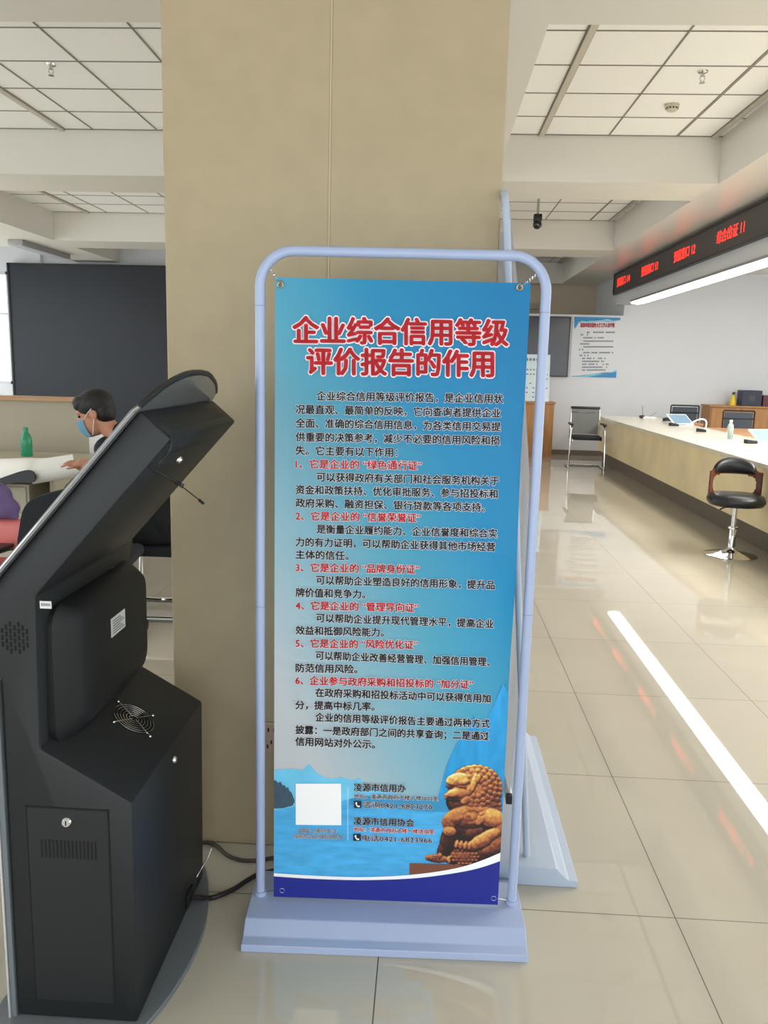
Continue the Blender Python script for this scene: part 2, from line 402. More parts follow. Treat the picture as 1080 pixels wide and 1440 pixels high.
# left wall with its windows, and the window beside the dark backdrop
p = MB()
ys = [-1.6, -1.4, -0.2, 0.2, 3.5, 3.9, 7.2, 7.6, 11.0, 11.4, 14.6, 14.85]
p.box(-8.45, -8.3, -1.6, 14.85, 0, 0.65); p.box(-8.45, -8.3, -1.6, 14.85, 3.0, Z_C)
for a, b in zip(ys[0::2], ys[1::2]): p.box(-8.45, -8.3, a, b, 0.65, 3.0)
struct(p.build('wall_left', 'wall_white'))
p = MB(); p.box(-8.45, -6.9, 14.85, 15.0, 0, 0.98); p.box(-8.45, -6.9, 14.85, 15.0, 2.95, Z_C); p.box(-8.45, -8.35, 14.85, 15.0, 0.98, 2.95)
p.box(-4.7, -6.9, 14.95, 15.0, 0, Z_C)
struct(p.build('wall_back_left', 'wall_white'))
wn = 0
def window_x(y0, y1, n):
    f = MB()
    for a, b, c, d in ((y0, y1, 0.65, 0.70), (y0, y1, 2.95, 3.0), (y0, y1, 2.2, 2.24)): f.box(-8.42, -8.34, a, b, c, d)
    k = max(2, round((y1 - y0) / 1.0))
    for i in range(k + 1):
        yy = y0 + (y1 - y0) * i / k; f.box(-8.42, -8.34, max(y0, yy - 0.025), min(y1, yy + 0.025), 0.65, 3.0)
    return struct(f.build('window_%d' % n, 'frame_grey'))
for i, (a, b) in enumerate(zip(ys[1::2], ys[2::2])): window_x(a, b, i + 1)
f = MB()
f.box(-7.56, -7.48, 14.88, 14.95, 0.98, 2.95); f.box(-8.35, -6.9, 14.88, 14.95, 0.98, 1.03); f.box(-8.35, -6.9, 14.88, 14.95, 2.9, 2.95); f.box(-8.35, -7.56, 14.88, 14.95, 2.2, 2.24)
struct(f.build('window_6', 'frame_grey'))
# dark backdrop in front of the end wall at the left
t = root('display_backdrop', 'large dark grey backdrop board standing behind the beige partition', 'backdrop', (-5.5, 14.72, 0))
MB().box(-7.42, -0.6, 14.68, 14.76, 0.02, 3.06).build('board', 'dark_panel', t, world=True)
f = MB()
for x in (-7.42, -0.63): f.box(x, x + 0.03, 14.66, 14.78, 0, 3.08)
f.box(-7.42, -0.6, 14.66, 14.78, 3.05, 3.08); f.build('frame', 'black', t, world=True)

# ================================================================== FRONT BANNER STAND
SY = math.radians(1.8)
st = root('banner_stand', 'lavender metal door-shaped stand with the blue printed banner, in front of the pillar', 'banner stand', (-0.07, 2.03, 0), SY)
def base_profile(d, zt):
    return [(-d, 0), (-d, 0.020), (-d + 0.028, 0.024), (-d + 0.062, zt - 0.004), (-0.03, zt), (0.03, zt), (d - 0.062, zt - 0.004), (d - 0.028, 0.024), (d, 0.020), (d, 0)]
MB().prism(base_profile(0.158, 0.055), -0.362, 0.362, 'x', 0.002, 1).build('base', 'lav', st)
HW, HT, RC = 0.338, 1.728, 0.082
path = [(-HW, 0, 0.03), (-HW, 0, 0.6), (-HW, 0, 1.1), (-HW, 0, HT - RC)]
path += [(-HW + RC - RC * math.cos(a), 0, HT - RC + RC * math.sin(a)) for a in [PI / 2 * k / 8 for k in range(1, 9)]]
path += [(-x, 0, z) for x, y, z in path[::-1]]
MB().tube(path, 0.0122, 14).build('frame', 'lav', st, smooth=True)
for sx in (-1, 1):
    for z in (1.60, 0.86): MB().tube([(sx * HW, 0, z - 0.001), (sx * HW, 0, z + 0.001)], 0.0126, 14).build('joint', 'lav_dark', st)
for sx in (-1, 1): MB().tube([(sx * HW, 0, 0.052), (sx * HW, 0, 0.066)], 0.0165, 14).build('collar', 'lav', st, smooth=True)
# the banner sheet
BY = -0.016
Rz = Matrix.Rotation(-SY, 3, 'Z')
def BP(px, py):
    o, d = ray(px, py); o = Rz @ (o - st.location); d = Rz @ d; tt = (BY - o.y) / d.y; q = o + d * tt
    return q.x, q.z
def BPn(px, py, yy):
    o = np.array(Rz @ (Vector((0, 0, CAM_H)) - st.location)); rx, dn, fw = (np.array(Rz @ q) for q in (RX, DN, FW))
    d = np.outer((px - 540) / F_PX, rx) + np.outer((py - 720) / F_PX, dn) + fw
    t_ = (BY - o[1]) / d[:, 1]; q = o + d * t_[:, None]; q[:, 1] = yy
    return q
XL, XR = BP(386, 820)[0], BP(723.5, 830)[0]
ZT, ZB = BP(565, 394)[1], BP(545, 1265.5)[1]
bm = bmesh.new(); NX, NZ = 24, 60; grid = []
def bank(x, z):
    e = max(0.0, (x - (XR - 0.035)) / 0.035)
    return BY + 0.010 * e * e * math.sin((z - 0.55) * 11.0) * (1 if 0.62 < z < 1.35 else 0)
for k in range(NZ + 1):
    z = ZB + (ZT - ZB) * k / NZ
    grid.append([bm.verts.new((XL + (XR - XL) * i / NX, bank(XL + (XR - XL) * i / NX, z), z)) for i in range(NX + 1)])
uvl = bm.loops.layers.uv.new('print')
for k in range(NZ):
    for i in range(NX):
        fc = bm.faces.new((grid[k][i], grid[k][i + 1], grid[k + 1][i + 1], grid[k + 1][i]))
        for lp in fc.loops: lp[uvl].uv = ((lp.vert.co.x - XL) / (XR - XL), (lp.vert.co.z - ZB) / (ZT - ZB))
bmesh.ops.solidify(bm, geom=bm.faces[:], thickness=-0.0006)
b = MB(); b.bm.free(); b.bm = bm
banner = b.build('banner', 'sky_print', st, smooth=True)
LAY = 0.00045
def layer(n): return BY - 0.0004 - LAY * n
def clampx(x): return min(max(x, XL + 0.0005), XR - 0.0005)
def decal(name, pts_px, mat, n):
    b = MB(); q = [BP(*p) for p in pts_px]
    b.bm.faces.new([b.bm.verts.new((clampx(x), layer(n), max(z, ZB + 0.0005))) for x, z in q]); bmesh.ops.triangulate(b.bm, faces=b.bm.faces[:])
    return b.build(name, mat, banner)
def decal_cols(name, top, bot, mat, n, N=90, K=5):
    """printed shape between an upper and a lower outline, meshed in even columns"""
    tx, ty = [p[0] for p in top], [p[1] for p in top]; bx, by = [p[0] for p in bot], [p[1] for p in bot]
    xs = sorted(set(np.linspace(max(tx[0], bx[0]), min(tx[-1], bx[-1]), N).tolist() + [v for v in tx if max(tx[0], bx[0]) <= v <= min(tx[-1], bx[-1])]))
    b = MB(); R0 = []
    for x in xs:
        yt = float(np.interp(x, tx, ty)); yb = max(float(np.interp(x, bx, by)), yt)
        q = [BP(x, yt + (yb - yt) * k / K) for k in range(K + 1)]
        if q[0][0] < XL - 0.004 or q[0][0] > XR + 0.008: continue
        R0.append([b.bm.verts.new((clampx(u), layer(n), max(v, ZB + 0.0005))) for u, v in q])
    for r0, r1 in zip(R0, R0[1:]):
        for k in range(K):
            if (r0[k].co - r1[k].co).length > 1e-6 or (r0[k + 1].co - r1[k + 1].co).length > 1e-6: b.bm.faces.new((r0[k + 1], r1[k + 1], r1[k], r0[k]))
    bmesh.ops.dissolve_degenerate(b.bm, dist=1e-6, edges=b.bm.edges[:])
    return b.build(name, mat, banner)
def c4(*pts): return [(370 + x / 2.842, 1040 + y / 2.842) for x, y in pts]
def curve2(pts, n=6): return [(v.x, v.y) for v in catmull([(x, y, 0) for x, y in pts], n)]
decal_cols('far_hills_print', c4((30, 122), (75, 118), (120, 116), (160, 121), (172, 106), (183, 96), (196, 112), (215, 132), (245, 152), (280, 155), (310, 150), (350, 160), (372, 160), (385, 152), (396, 166), (420, 190), (480, 205), (560, 222), (690, 236)), c4((30, 300), (690, 300)), 'p_far', 1)
decal_cols('peaks_print', [(608, 1160), (612, 1140), (618, 1112), (626.7, 1080), (633, 1064), (642, 1045.5), (650.6, 1035), (659, 1025), (663, 1010), (666, 1003), (669.5, 1021), (674, 1026), (678, 1031), (683, 1018), (686, 1006), (688.3, 999), (691, 1001), (693.5, 993), (697, 988), (700.3, 977), (703, 972), (707, 961.6), (710, 966), (713, 972), (718, 984), (724, 1004)], [(608, 1165), (724, 1175)], 'p_mount', 2)
decal_cols('water_print', c4((30, 285), (120, 268), (200, 262), (300, 248), (380, 228), (480, 232), (690, 246), (800, 250), (990, 300)), c4((30, 560), (990, 560)), 'p_water', 3)
decal_cols('shore_print', c4((345, 236), (420, 224), (520, 228), (700, 238), (780, 244)), c4((345, 258), (400, 266), (520, 274), (640, 286), (780, 290)), 'p_hill', 4)
decal_cols('trees_print', c4((30, 160), (52, 162), (60, 172), (70, 166), (78, 182), (86, 180), (93, 192), (100, 188), (106, 204), (114, 210), (120, 226), (126, 240)), c4((30, 275), (80, 272), (118, 262), (126, 248)), 'p_tree', 5)
def z8(x, y): return (560 + x / 6.0, 1040 + y / 6.0)
decal_cols('plinth_print', [z8(*p) for p in ((95, 1038), (300, 1042), (580, 1050), (720, 1070))], [z8(*p) for p in ((95, 1140), (720, 1200))], 'p_plinth', 6)
# stone lion picture: a coloured print on its own outline
def lion_field():
    x0, x1, y0, y1, st_ = 205, 915, 190, 1090, 4.5
    xs = np.arange(x0, x1, st_); ys_ = np.arange(y0, y1, st_); XX, YY = np.meshgrid(xs, ys_)
    H = np.full(XX.shape, -1e3); G = np.zeros(XX.shape); rnd = random.Random(5)
    B = []  # cx cy rx ry rot lift height tone
    B += [(610, 850, 250, 190, 0, -90, 40, -0.62), (470, 960, 120, 90, 0, -90, 40, -0.6), (520, 520, 120, 110, 0, -90, 40, -0.6)]
    B += [(845, 800, 56, 190, 0.02, 10, 90, 0.0), (640, 405, 225, 200, 0, 0, 110, -0.04), (745, 510, 120, 110, 0.5, 0, 90, -0.12)]
    for ring, (rx, ry, n) in enumerate(((205, 180, 26), (165, 145, 21), (122, 108, 16), (78, 70, 11))):
        for k in range(n):
            a = -PI * 0.98 + 2 * PI * k / n + 0.12 * ring; cx = 655 + rx * math.cos(a); cy = 405 + ry * math.sin(a)
            if cx < 585 and cy > 262: continue
            lift = 100 * math.sqrt(max(0, 1 - ((cx - 640) / 235) ** 2 - ((cy - 405) / 210) ** 2))
            B.append((cx, cy, 27, 25, 0, lift + 10, 30, rnd.uniform(-0.10, 0.03) + (0.12 if cy < 290 and cx < 690 else 0)))
            B.append((cx - 3, cy - 3, 10, 9, 0, lift + 34, 14, -0.16))
    for k in range(4):
        for i in range(3): B.append((800 + 24 * i + rnd.uniform(-6, 6), 470 + 38 * k, 24, 22, 0, 55 - 10 * i, 26, -0.14))
    # face: brow, ear swirl, cheek, snout, nose, jaw
    B += [(500, 330, 100, 55, -0.12, 95, 60, 0.20), (440, 352, 46, 26, 0.25, 118, 34, 0.16), (545, 352, 52, 26, -0.1, 128, 34, 0.14), (428, 392, 34, 15, 0.1, 96, 20, -0.62), (540, 398, 46, 16, 0.15, 118, 18, -0.45),
          (635, 360, 26, 84, 0.28, 140, 36, 0.18), (668, 325, 24, 44, 0.5, 138, 30, 0.10), (602, 420, 26, 50, 0.3, 138, 26, 0.02), (530, 440, 88, 46, 0.05, 96, 50, 0.06), (465, 446, 66, 34, -0.2, 112, 44, 0.20), (412, 462, 30, 18, 0.0, 118, 30, 0.04), (398, 486, 18, 14, 0, 112, 24, -0.1),
          (470, 500, 70, 20, 0.15, 60, 20, -0.75), (500, 545, 74, 48, 0.25, 30, 40, -0.52), (585, 495, 66, 34, -0.62, 100, 34, 0.0), (600, 535, 60, 26, -0.5, 70, 30, -0.1)]
    # collar, chest, shoulder with worn scales
    B += [(690, 590, 180, 34, 0.10, 70, 46, -0.02), (500, 640, 130, 70, -0.35, 56, 80, 0.0), (610, 660, 150, 82, 0, 40, 86, -0.06), (430, 690, 64, 74, 0.1, 60, 60, -0.12), (432, 768, 58, 44, 0.1, 84, 52, 0.10), (600, 650, 60, 34, 0.1, 118, 20, 0.04), (590, 640, 24, 16, 0.1, 132, 12, -0.1), (505, 655, 50, 26, -0.4, 124, 16, 0.02), (640, 690, 60, 20, -0.2, 112, 16, -0.06),
          (700, 625, 22, 18, 0, 125, 24, 0.06), (725, 612, 20, 16, 0, 125, 22, 0.02), (700, 660, 36, 46, 0.4, 116, 32, 0.16), (675, 690, 26, 30, 0.6, 114, 26, 0.10),
          (800, 655, 104, 78, 0.35, 80, 96, 0.22), (860, 720, 46, 100, 0.1, 70, 60, 0.06), (765, 690, 60, 46, 0.2, 90, 40, -0.08)]
    B += [(560, 790, 165, 85, 0, -30, 60, -0.62), (640, 775, 80, 50, -0.3, 20, 40, -0.35), (770, 805, 110, 52, -0.42, 92, 80, 0.16), (700, 850, 110, 56, -0.42, 100, 84, 0.20), (640, 885, 80, 46, -0.3, 104, 70, 0.12), (830, 870, 60, 90, 0.2, 60, 70, -0.02), (790, 930, 90, 50, -0.2, 40, 60, -0.2),
          (400, 850, 52, 120, 0.16, 0, 60, -0.48), (365, 930, 40, 80, 0.2, 6, 56, -0.44), (440, 870, 40, 110, 0, -10, 50, -0.6), (330, 1000, 100, 36, 0.06, 40, 54, 0.02)]
    for i, cx in enumerate((246, 280, 316, 350)): B.append((cx, 988 - 5 * i, 22, 24, 0.1, 76, 28, 0.06)); B.append((cx - 6, 1006 - 4 * i, 10, 8, 0, 90, 14, -0.3))
    B += [(428, 1008, 18, 34, 0, 66, 20, 0.24), (560, 980, 126, 76, 0, 30, 92, -0.08), (700, 985, 130, 60, 0, 0, 46, -0.45), (860, 900, 30, 60, 0, 60, 30, -0.35)]
    for i, cx in enumerate((492, 528, 566, 602)): B.append((cx, 878 + 5 * i, 20, 40, 0.25, 150, 34, 0.14)); B.append((cx - 10, 908 + 5 * i, 9, 12, 0.2, 160, 14, -0.5))
    for k in range(5):
        for i in range(8):
            if ((450 + 32 * i + (16 if k % 2 else 0) - 560) / 118) ** 2 + ((930 + 28 * k - 980) / 70) ** 2 < 1: B.append((450 + 32 * i + (16 if k % 2 else 0), 930 + 28 * k, 15, 12, 0, 60 + 50 * math.sqrt(max(0, 1 - ((450 + 32 * i - 560) / 126) ** 2)), 12, -0.06))
    for cx, cy, rx, ry, ro, lift, hh, tone in B:
        dx, dy = XX - cx, YY - cy; c, s = math.cos(ro), math.sin(ro)
        u = (dx * c + dy * s) / rx; v = (-dx * s + dy * c) / ry; d = u * u + v * v
        h = np.where(d < 1, lift + hh * np.sqrt(np.clip(1 - d, 0, 1)), -1e3)
        m = h > H; H = np.where(m, h, H); G = np.where(m, tone, G)
    inside = H > -500; Hc = np.where(inside, H, 0)
    rs = np.random.RandomState(3); nb = rs.rand(*XX.shape)
    def blur(a, n):
        for _ in range(n):
            p_ = np.pad(a, 1, mode='edge'); a = (p_[:-2, 1:-1] + p_[2:, 1:-1] + p_[1:-1, :-2] + p_[1:-1, 2:] + 2 * a) / 6
        return a
    n2 = blur(rs.rand(*XX.shape), 10); n2 = (n2 - n2.mean()) / n2.std()
    Hn = blur(Hc, 1) + 1.6 * n2
    gy_, gx_ = np.gradient(Hn, st_); nz = 1 / np.sqrt(1 + 0.55 * (gx_ ** 2 + gy_ ** 2)); sh = (0.22 * gx_ + 0.80 * gy_) * 0.62 * nz + 0.55 * nz
    ao = np.clip((Hn - blur(Hn, 12)) / 16, -1.3, 0.7)
    Gs = blur(G, 2)
    tv = np.clip(0.40 + 0.46 * (sh - 0.34) + 0.62 * Gs + 0.15 * ao + 0.07 * (nb - 0.5) - 0.12 * (YY - 600) / 450 - 0.10 * np.clip((XX - 640) / 250, 0, 1) * (YY < 600) + 0.02 * n2, 0, 1)
    ramp = [(0, (26, 14, 14)), (0.18, (66, 30, 26)), (0.38, (128, 66, 48)), (0.55, (184, 112, 66)), (0.70, (214, 156, 80)), (0.84, (224, 208, 118)), (1, (238, 232, 186))]
    px_ = [r[0] for r in ramp]; cols = np.stack([np.interp(tv, px_, [lin(r[1])[k] for r in ramp]) for k in range(3)], -1)
    return XX, YY, inside, cols
def lion_print():
    XX, YY, inside, cols = lion_field()
    bm = bmesh.new(); idx = {}; cl = []
    ny, nx = XX.shape
    def vert(r, c):
        if (r, c) not in idx:
            X_, Z_ = BP(*z8(XX[r, c], YY[r, c])); idx[(r, c)] = bm.verts.new((clampx(X_), layer(7), Z_)); cl.append(cols[r, c])
        return idx[(r, c)]
    for r in range(ny - 1):
        for c in range(nx - 1):
            if inside[r, c] and inside[r + 1, c] and inside[r, c + 1] and inside[r + 1, c + 1]:
                bm.faces.new((vert(r, c), vert(r + 1, c), vert(r + 1, c + 1), vert(r, c + 1)))
    b = MB(); b.bm.free(); b.bm = bm; o = b.build('lion_print', 'statue_print', banner)
    at_ = o.data.color_attributes.new('ink', 'FLOAT_COLOR', 'POINT')
    for i, c in enumerate(cl): at_.data[i].color = (*c, 1)
lion_print()
up = curve2(c4((30, 529), (200, 540), (400, 546), (600, 536), (760, 513), (870, 481), (990, 430)))
lo = curve2(c4((30, 542), (200, 553), (400, 558), (600, 551), (760, 531), (870, 508), (990, 466)))
decal_cols('swoosh_print', up, lo, 'p_white', 8)
decal_cols('blue_foot_print', lo, c4((30, 760), (990, 760)), 'p_blue', 9)
bm_qr = decal('white_square_print', c4((131, 174), (312, 174), (313, 340), (131, 338)), 'p_white', 6)
decal('rule_print', c4((338, 190), (339.4, 190), (339.4, 400), (338, 400)), 'p_white', 6)
# lettering
def line_map(xa, ya, xb, yb, n):
    def f(u, v):  # u: px along, v: px up from the line's centre
        tt = (u - xa) / (xb - xa); x, z = BP(u, ya + (yb - ya) * tt - v); return (x, layer(n), z)
    return f
def k1(x): return 380 + x / 2.919
T1 = [('企业综合信用等级', 95, 975, 245, 257, 1), ('评价报告的作用', 152, 915, 372, 384, 1)]
BODY = [
 ('企业综合信用等级评价报告，是企业信用状', 192, 955, 515, 527, 1, 'k'), ('况最直观、最简单的反映，它向查询者提供企业', 106, 945, 570, 586, 1, 'k'),
 ('全面、准确的综合信用信息，为各类信用交易提', 106, 945, 626, 642, 1, 'k'), ('供重要的决策参考，减少不必要的信用风险和损', 106, 942, 683, 698, 1, 'k'),
 ('失。它主要有以下作用：', 106, 522, 738, 747, 1, 'k'), ('1、它是企业的 “绿色通行证”', 106, 622, 34, 42, 2, 'r'),
 ('可以获得政府有关部门和社会服务机构关于', 192, 938, 88, 105, 2, 'k'), ('资金和政策扶持、优化审批服务、参与招投标和', 106, 932, 140, 158, 2, 'k'),
 ('政府采购、融资担保、银行贷款等各项支持。', 106, 880, 194, 213, 2, 'k'), ('2、它是企业的 “信誉荣誉证”', 106, 617, 247, 256, 2, 'r'),
 ('是衡量企业履约能力、企业信誉度和综合实', 192, 930, 301, 320, 2, 'k'), ('力的有力证明，可以帮助企业获得其他市场经营', 106, 922, 354, 375, 2, 'k'),
 ('主体的信任。', 106, 322, 405, 411, 2, 'k'), ('3、它是企业的 “品牌身份证”', 106, 612, 458, 467, 2, 'r'),
 ('可以帮助企业塑造良好的信用形象，提升品', 190, 920, 510, 531, 2, 'k'), ('牌价值和竞争力。', 106, 390, 561, 569, 2, 'k'),
 ('4、它是企业的 “管理导向证”', 106, 608, 614, 624, 2, 'r'), ('可以帮助企业提升现代管理水平，提高企业', 190, 916, 665, 690, 2, 'k'),
 ('效益和抵御风险能力。', 106, 466, 716, 725, 2, 'k'), ('5、它是企业的 “风险优化证”', 106, 605, 185, 192, 3, 'r'),
 ('可以帮助企业改善经营管理、加强信用管理、', 188, 900, 235, 262, 3, 'k'), ('防范信用风险。', 106, 358, 286, 292, 3, 'k'),
 ('6、企业参与政府采购和招投标的 “加分证”', 105, 832, 337, 355, 3, 'r'), ('在政府采购和招投标活动中可以获得信用加', 187, 903, 387, 412, 3, 'k'),
 ('分，提高中标几率。', 105, 428, 438, 445, 3, 'k'), ('企业的信用等级评价报告主要通过两种方式', 187, 900, 488, 515, 3, 'k'),
 ('披露：一是政府部门之间的共享查询；二是通过', 105, 897, 539, 566, 3, 'k'), ('信用网站对外公示。', 105, 430, 587, 600, 3, 'k')]
YO = {1: 380, 2: 640, 3: 840}
for tx, xa, xb, ya, yb, kk in T1: print_line('title_line', tx, k1(xa), YO[kk] + ya / 2.919, k1(xb), YO[kk] + yb / 2.919, 19.0, 1.55, 3.0, 'p_red', banner)
for tx, xa, xb, ya, yb, kk, cc in BODY:
    print_line('heading_line' if cc == 'r' else 'text_line', tx, k1(xa), YO[kk] + ya / 2.919, k1(xb), YO[kk] + yb / 2.919, 6.6 - 0.5 * (YO[kk] + ya / 2.919 - 560) / 490, 0.40 if cc == 'k' else 0.40, 0.95, 'p_red' if cc == 'r' else 'p_black', banner)
def c7(x): return 480 + x / 6.75
SM = [('凌源市信用办', 120, 610, 106, 116, 5.6, 'k', 0.22), ('地址：凌源市政府大楼十楼1022室', 120, 918, 188, 214, 3.3, 'k', 0.0), ('咨询0421-6823270', 208, 862, 270, 292, 4.6, 'k', 0.0),
      ('凌源市信用协会', 118, 690, 425, 444, 5.6, 'k', 0.22), ('地址：凌源市政府大楼一楼信用室', 118, 880, 502, 530, 3.3, 'r', 0.0), ('电话0421-6823966', 200, 862, 585, 610, 4.6, 'k', 0.0)]
for tx, xa, xb, ya, yb, h, cc, of in SM:
    print_line('contact_line', tx, c7(xa), 1090 + ya / 6.75, c7(xb), 1090 + yb / 6.75, h, of + 0.1, 0.6, 'p_red' if cc == 'r' else 'p_black', banner)
for tx, xa, xb, y in (('扫描二维码关注', 285, 590, 490), ('凌源市企业信用信息平台', 250, 635, 537)):
    print_line('caption_line', tx, 370 + xa / 5.684, 1080 + y / 5.684, 370 + xb / 5.684, 1080 + (y + 8) / 5.684, 3.2, 0.0, 0.4, 'p_black', banner)
# phone pictograms
for (xa, ya, xb, yb) in ((122, 236, 190, 303), (114, 548, 185, 614)):
    def q(x, y, n): X_, Z_ = BP(c7(x), 1090 + y / 6.75); return (X_, layer(n), Z_)
    ww, hh = xb - xa, yb - ya
    b = MB(); b.poly([q(*pt, 11) for pt in ((xa, ya), (xb, ya), (xb, yb), (xa, yb))]); pi_ = b.build('phone_icon', 'p_black', banner)
    hs = [(0.28, 0.12), (0.44, 0.2), (0.42, 0.36), (0.36, 0.42), (0.5, 0.62), (0.62, 0.66), (0.76, 0.62), (0.84, 0.76), (0.66, 0.88), (0.42, 0.78), (0.24, 0.5), (0.18, 0.26)]
    pi_.data.materials.append(M['p_white']); bm = bmesh.new(); bm.from_mesh(pi_.data)
    f_ = bm.faces.new([bm.verts.new(q(xa + u * ww, ya + v * hh, 12)) for u, v in hs]); f_.material_index = 1; bm.to_mesh(pi_.data); bm.free()
# eyelets and tension springs
for px, py, ex, ez in ((394.5, 400, -0.045, 0.075), (730.5, 404, 0.04, 0.062), (397, 1251, -0.05, -0.035), (694, 1262, 0.06, -0.02)):
    x, z = BP(px, py)
    e = MB(); e.tube([(x + 0.0064 * math.cos(a), BY - 0.002, z + 0.0064 * math.sin(a)) for a in [2 * PI * k / 14 for k in range(15)]], 0.0026, 8, caps=False)
    ey = e.build('eyelet', 'brass' if z > 1 else 'steel', st, smooth=True)
    sg = 1 if ex > 0 else -1
    fx, fz = (sg * (HW - 0.017), HT - 0.035) if z > 1 else (sg * (HW - 0.004), max(0.062, z - 0.02))
    h = MB(); n = 30; d0 = Vector((x, BY - 0.003, z)); d1 = Vector((fx, 0.0, fz)); dv = d1 - d0; sd = dv.cross(Vector((0, 1, 0))).normalized()
    pth = [d0 + dv * (k / n) + (sd * math.cos(k * 1.6) + Vector((0, 1, 0)) * math.sin(k * 1.6)) * (0.0032 if 5 < k < 24 and z > 1 else 0.0) for k in range(n + 1)]
    h.tube(pth, 0.0013, 6); h.build('spring_hook', 'steel', st, smooth=True)

# ================================================================== SECOND STAND, against the pillar's right side
s2 = root('banner_stand', 'pale grey-blue banner stand seen edge-on, leaning on the right side of the pillar', 'banner stand', (0.328, 2.69, 0))
MB().prism(base_profile(0.148, 0.06), 2.205, 3.165, 'y', 0.002, 1, Matrix.Translation((0.328, 0, 0))).build('base', 'lav2', s2, world=True)
def lean(z, y, off=0.0): return (0.334 + (0.176 - 0.334) * (z - 0.05) / 1.9 + off + (y - 2.262) * 0.034 * (z - 0.05) / 1.9, y, z)
ya, yb, zt = 2.262, 3.10, 1.925
pth = [lean(z, ya) for z in (0.05, 0.6, 1.2, zt - 0.08)] + [lean(zt - 0.08 + 0.08 * math.sin(a), ya + 0.08 - 0.08 * math.cos(a)) for a in [PI / 2 * k / 6 for k in range(1, 7)]]
pth += [(x, ya + yb - y, z) for x, y, z in pth[::-1]]
MB().tube(pth, 0.0098, 12).build('frame', 'lav2', s2, smooth=True, world=True)
b = MB(); n = 60; R0 = []
for k in range(n + 1):
    z = 0.235 + (1.86 - 0.235) * k / n; bul = float(np.interp(z, (0.24, 0.5, 0.8, 1.2, 1.6, 1.86), (-0.043, -0.012, 0.022, 0.040, 0.030, 0.012)))
    R0.append([b.bm.verts.new(lean(z, y, bul - 0.01 * math.sin(PI * (y - 2.30) / 0.76))) for y in (2.275, 2.42, 2.6, 2.8, 3.0, 3.07)])
for r0, r1 in zip(R0, R0[1:]):
    for i in range(len(r0) - 1): b.bm.faces.new((r0[i], r0[i + 1], r1[i + 1], r1[i]))
bmesh.ops.solidify(b.bm, geom=b.bm.faces[:], thickness=0.006)
b.build('banner_sheet', 'white_vinyl', s2, smooth=True, world=True)
rl = MB(); rl.tube([lean(0.228, 2.285, -0.045), lean(0.228, 3.07, -0.045)], 0.012, 10); rail = rl.build('bottom_rail', 'white_vinyl', s2, smooth=True, world=True)
x, y, z = lean(0.228, 2.277, -0.045); MB().box(x - 0.009, x + 0.009, y - 0.009, y + 0.009, z - 0.014, z + 0.014, 0.002).build('end_cap', 'black', s2, world=True)

# ================================================================== KIOSK
YN, YF = 1.60, 2.15
ks = root('self_service_kiosk', 'charcoal metal self-service terminal with a tilted head, seen from behind at the left', 'kiosk', (-0.74, 1.88, 0))
f0 = Vector((-0.579, 0, 1.346)); dv = Vector((0.6535, 0, 0.7569)); nv = Vector((0.7569, 0, -0.6535))
def FP(s, off=0.0): q = f0 + dv * s + nv * off; return (q.x, q.z)
prof = [FP(0.030), FP(0.030, 0.081), (-0.785, 0.987), (-0.793, 0.655), (-0.597, 0.542), (-0.600, 0.014), (-0.872, 0.014), (-0.866, 0.80), FP(-0.565), ]
body = MB().prism(prof, YN, YF, 'y', 0.006, 2).build('body', 'kiosk', ks, smooth=True, world=True, ang=25)
# front plate of the head with its arched top, chrome edged
out = [(-0.62, YN - 0.018), (-0.45, YN - 0.018), (-0.2, YN - 0.018), (0.025, YN - 0.018)]
arch = [(1.600, 1.374), (1.614, 1.386), (1.641, 1.409), (1.68, 1.424), (1.726, 1.434), (1.78, 1.438), (1.842, 1.438), (1.90, 1.435), (1.95, 1.429), (2.02, 1.417), (2.083, 1.403), (2.137, 1.387)]
out += [((z - 1.346) / 0.7569, y) for y, z in arch] + [(0.02, YF + 0.018), (-0.62, YF + 0.018)]
def plate(pts, o0, o1, name, mat, bev=0.0):
    b = MB(); a_ = [b.bm.verts.new((FP(s, o0)[0], y, FP(s, o0)[1])) for s, y in pts]; b_ = [b.bm.verts.new((FP(s, o1)[0], y, FP(s, o1)[1])) for s, y in pts]
    n = len(pts); b.bm.faces.new(a_); b.bm.faces.new(b_[::-1])
    for i in range(n): b.bm.faces.new((a_[i], a_[(i + 1) % n], b_[(i + 1) % n], b_[i]))
    bmesh.ops.recalc_face_normals(b.bm, faces=b.bm.faces[:])
    return b.build(name, mat, ks, world=True)
plate(out, -0.001, -0.010, 'front_plate', 'glass_panel')
rim = [(FP(s, -0.006)[0], y, FP(s, -0.006)[1]) for s, y in out]
MB().tube(rim[4:16], 0.0068, 8).build('top_rim', 'black', ks, smooth=True, world=True)
MB().tube(rim[0:5], 0.0024, 8).build('chrome_edge', 'chrome', ks, smooth=True, world=True)
o2 = [(FP(s, -0.011)[0], y, FP(s, -0.011)[1]) for s, y in ((-0.60, YN + 0.05), (0.0, YN + 0.05), (0.0, YF - 0.05), (-0.60, YF - 0.05))]
b = MB(); b.poly(o2); b.build('touch_screen', 'black', ks, world=True)
# lower front plate
b = MB(); b.box(-0.886, -0.873, YN - 0.004, YF + 0.004, 0.012, 0.80, 0.002); b.build('lower_front_plate', 'kiosk_base', ks, world=True)
for y in (YN - 0.006, YF + 0.006): MB().tube([(-0.887, y, 0.012), (-0.887, y, 0.80)], 0.0028, 8).build('silver_edge', 'silver', ks, smooth=True, world=True)
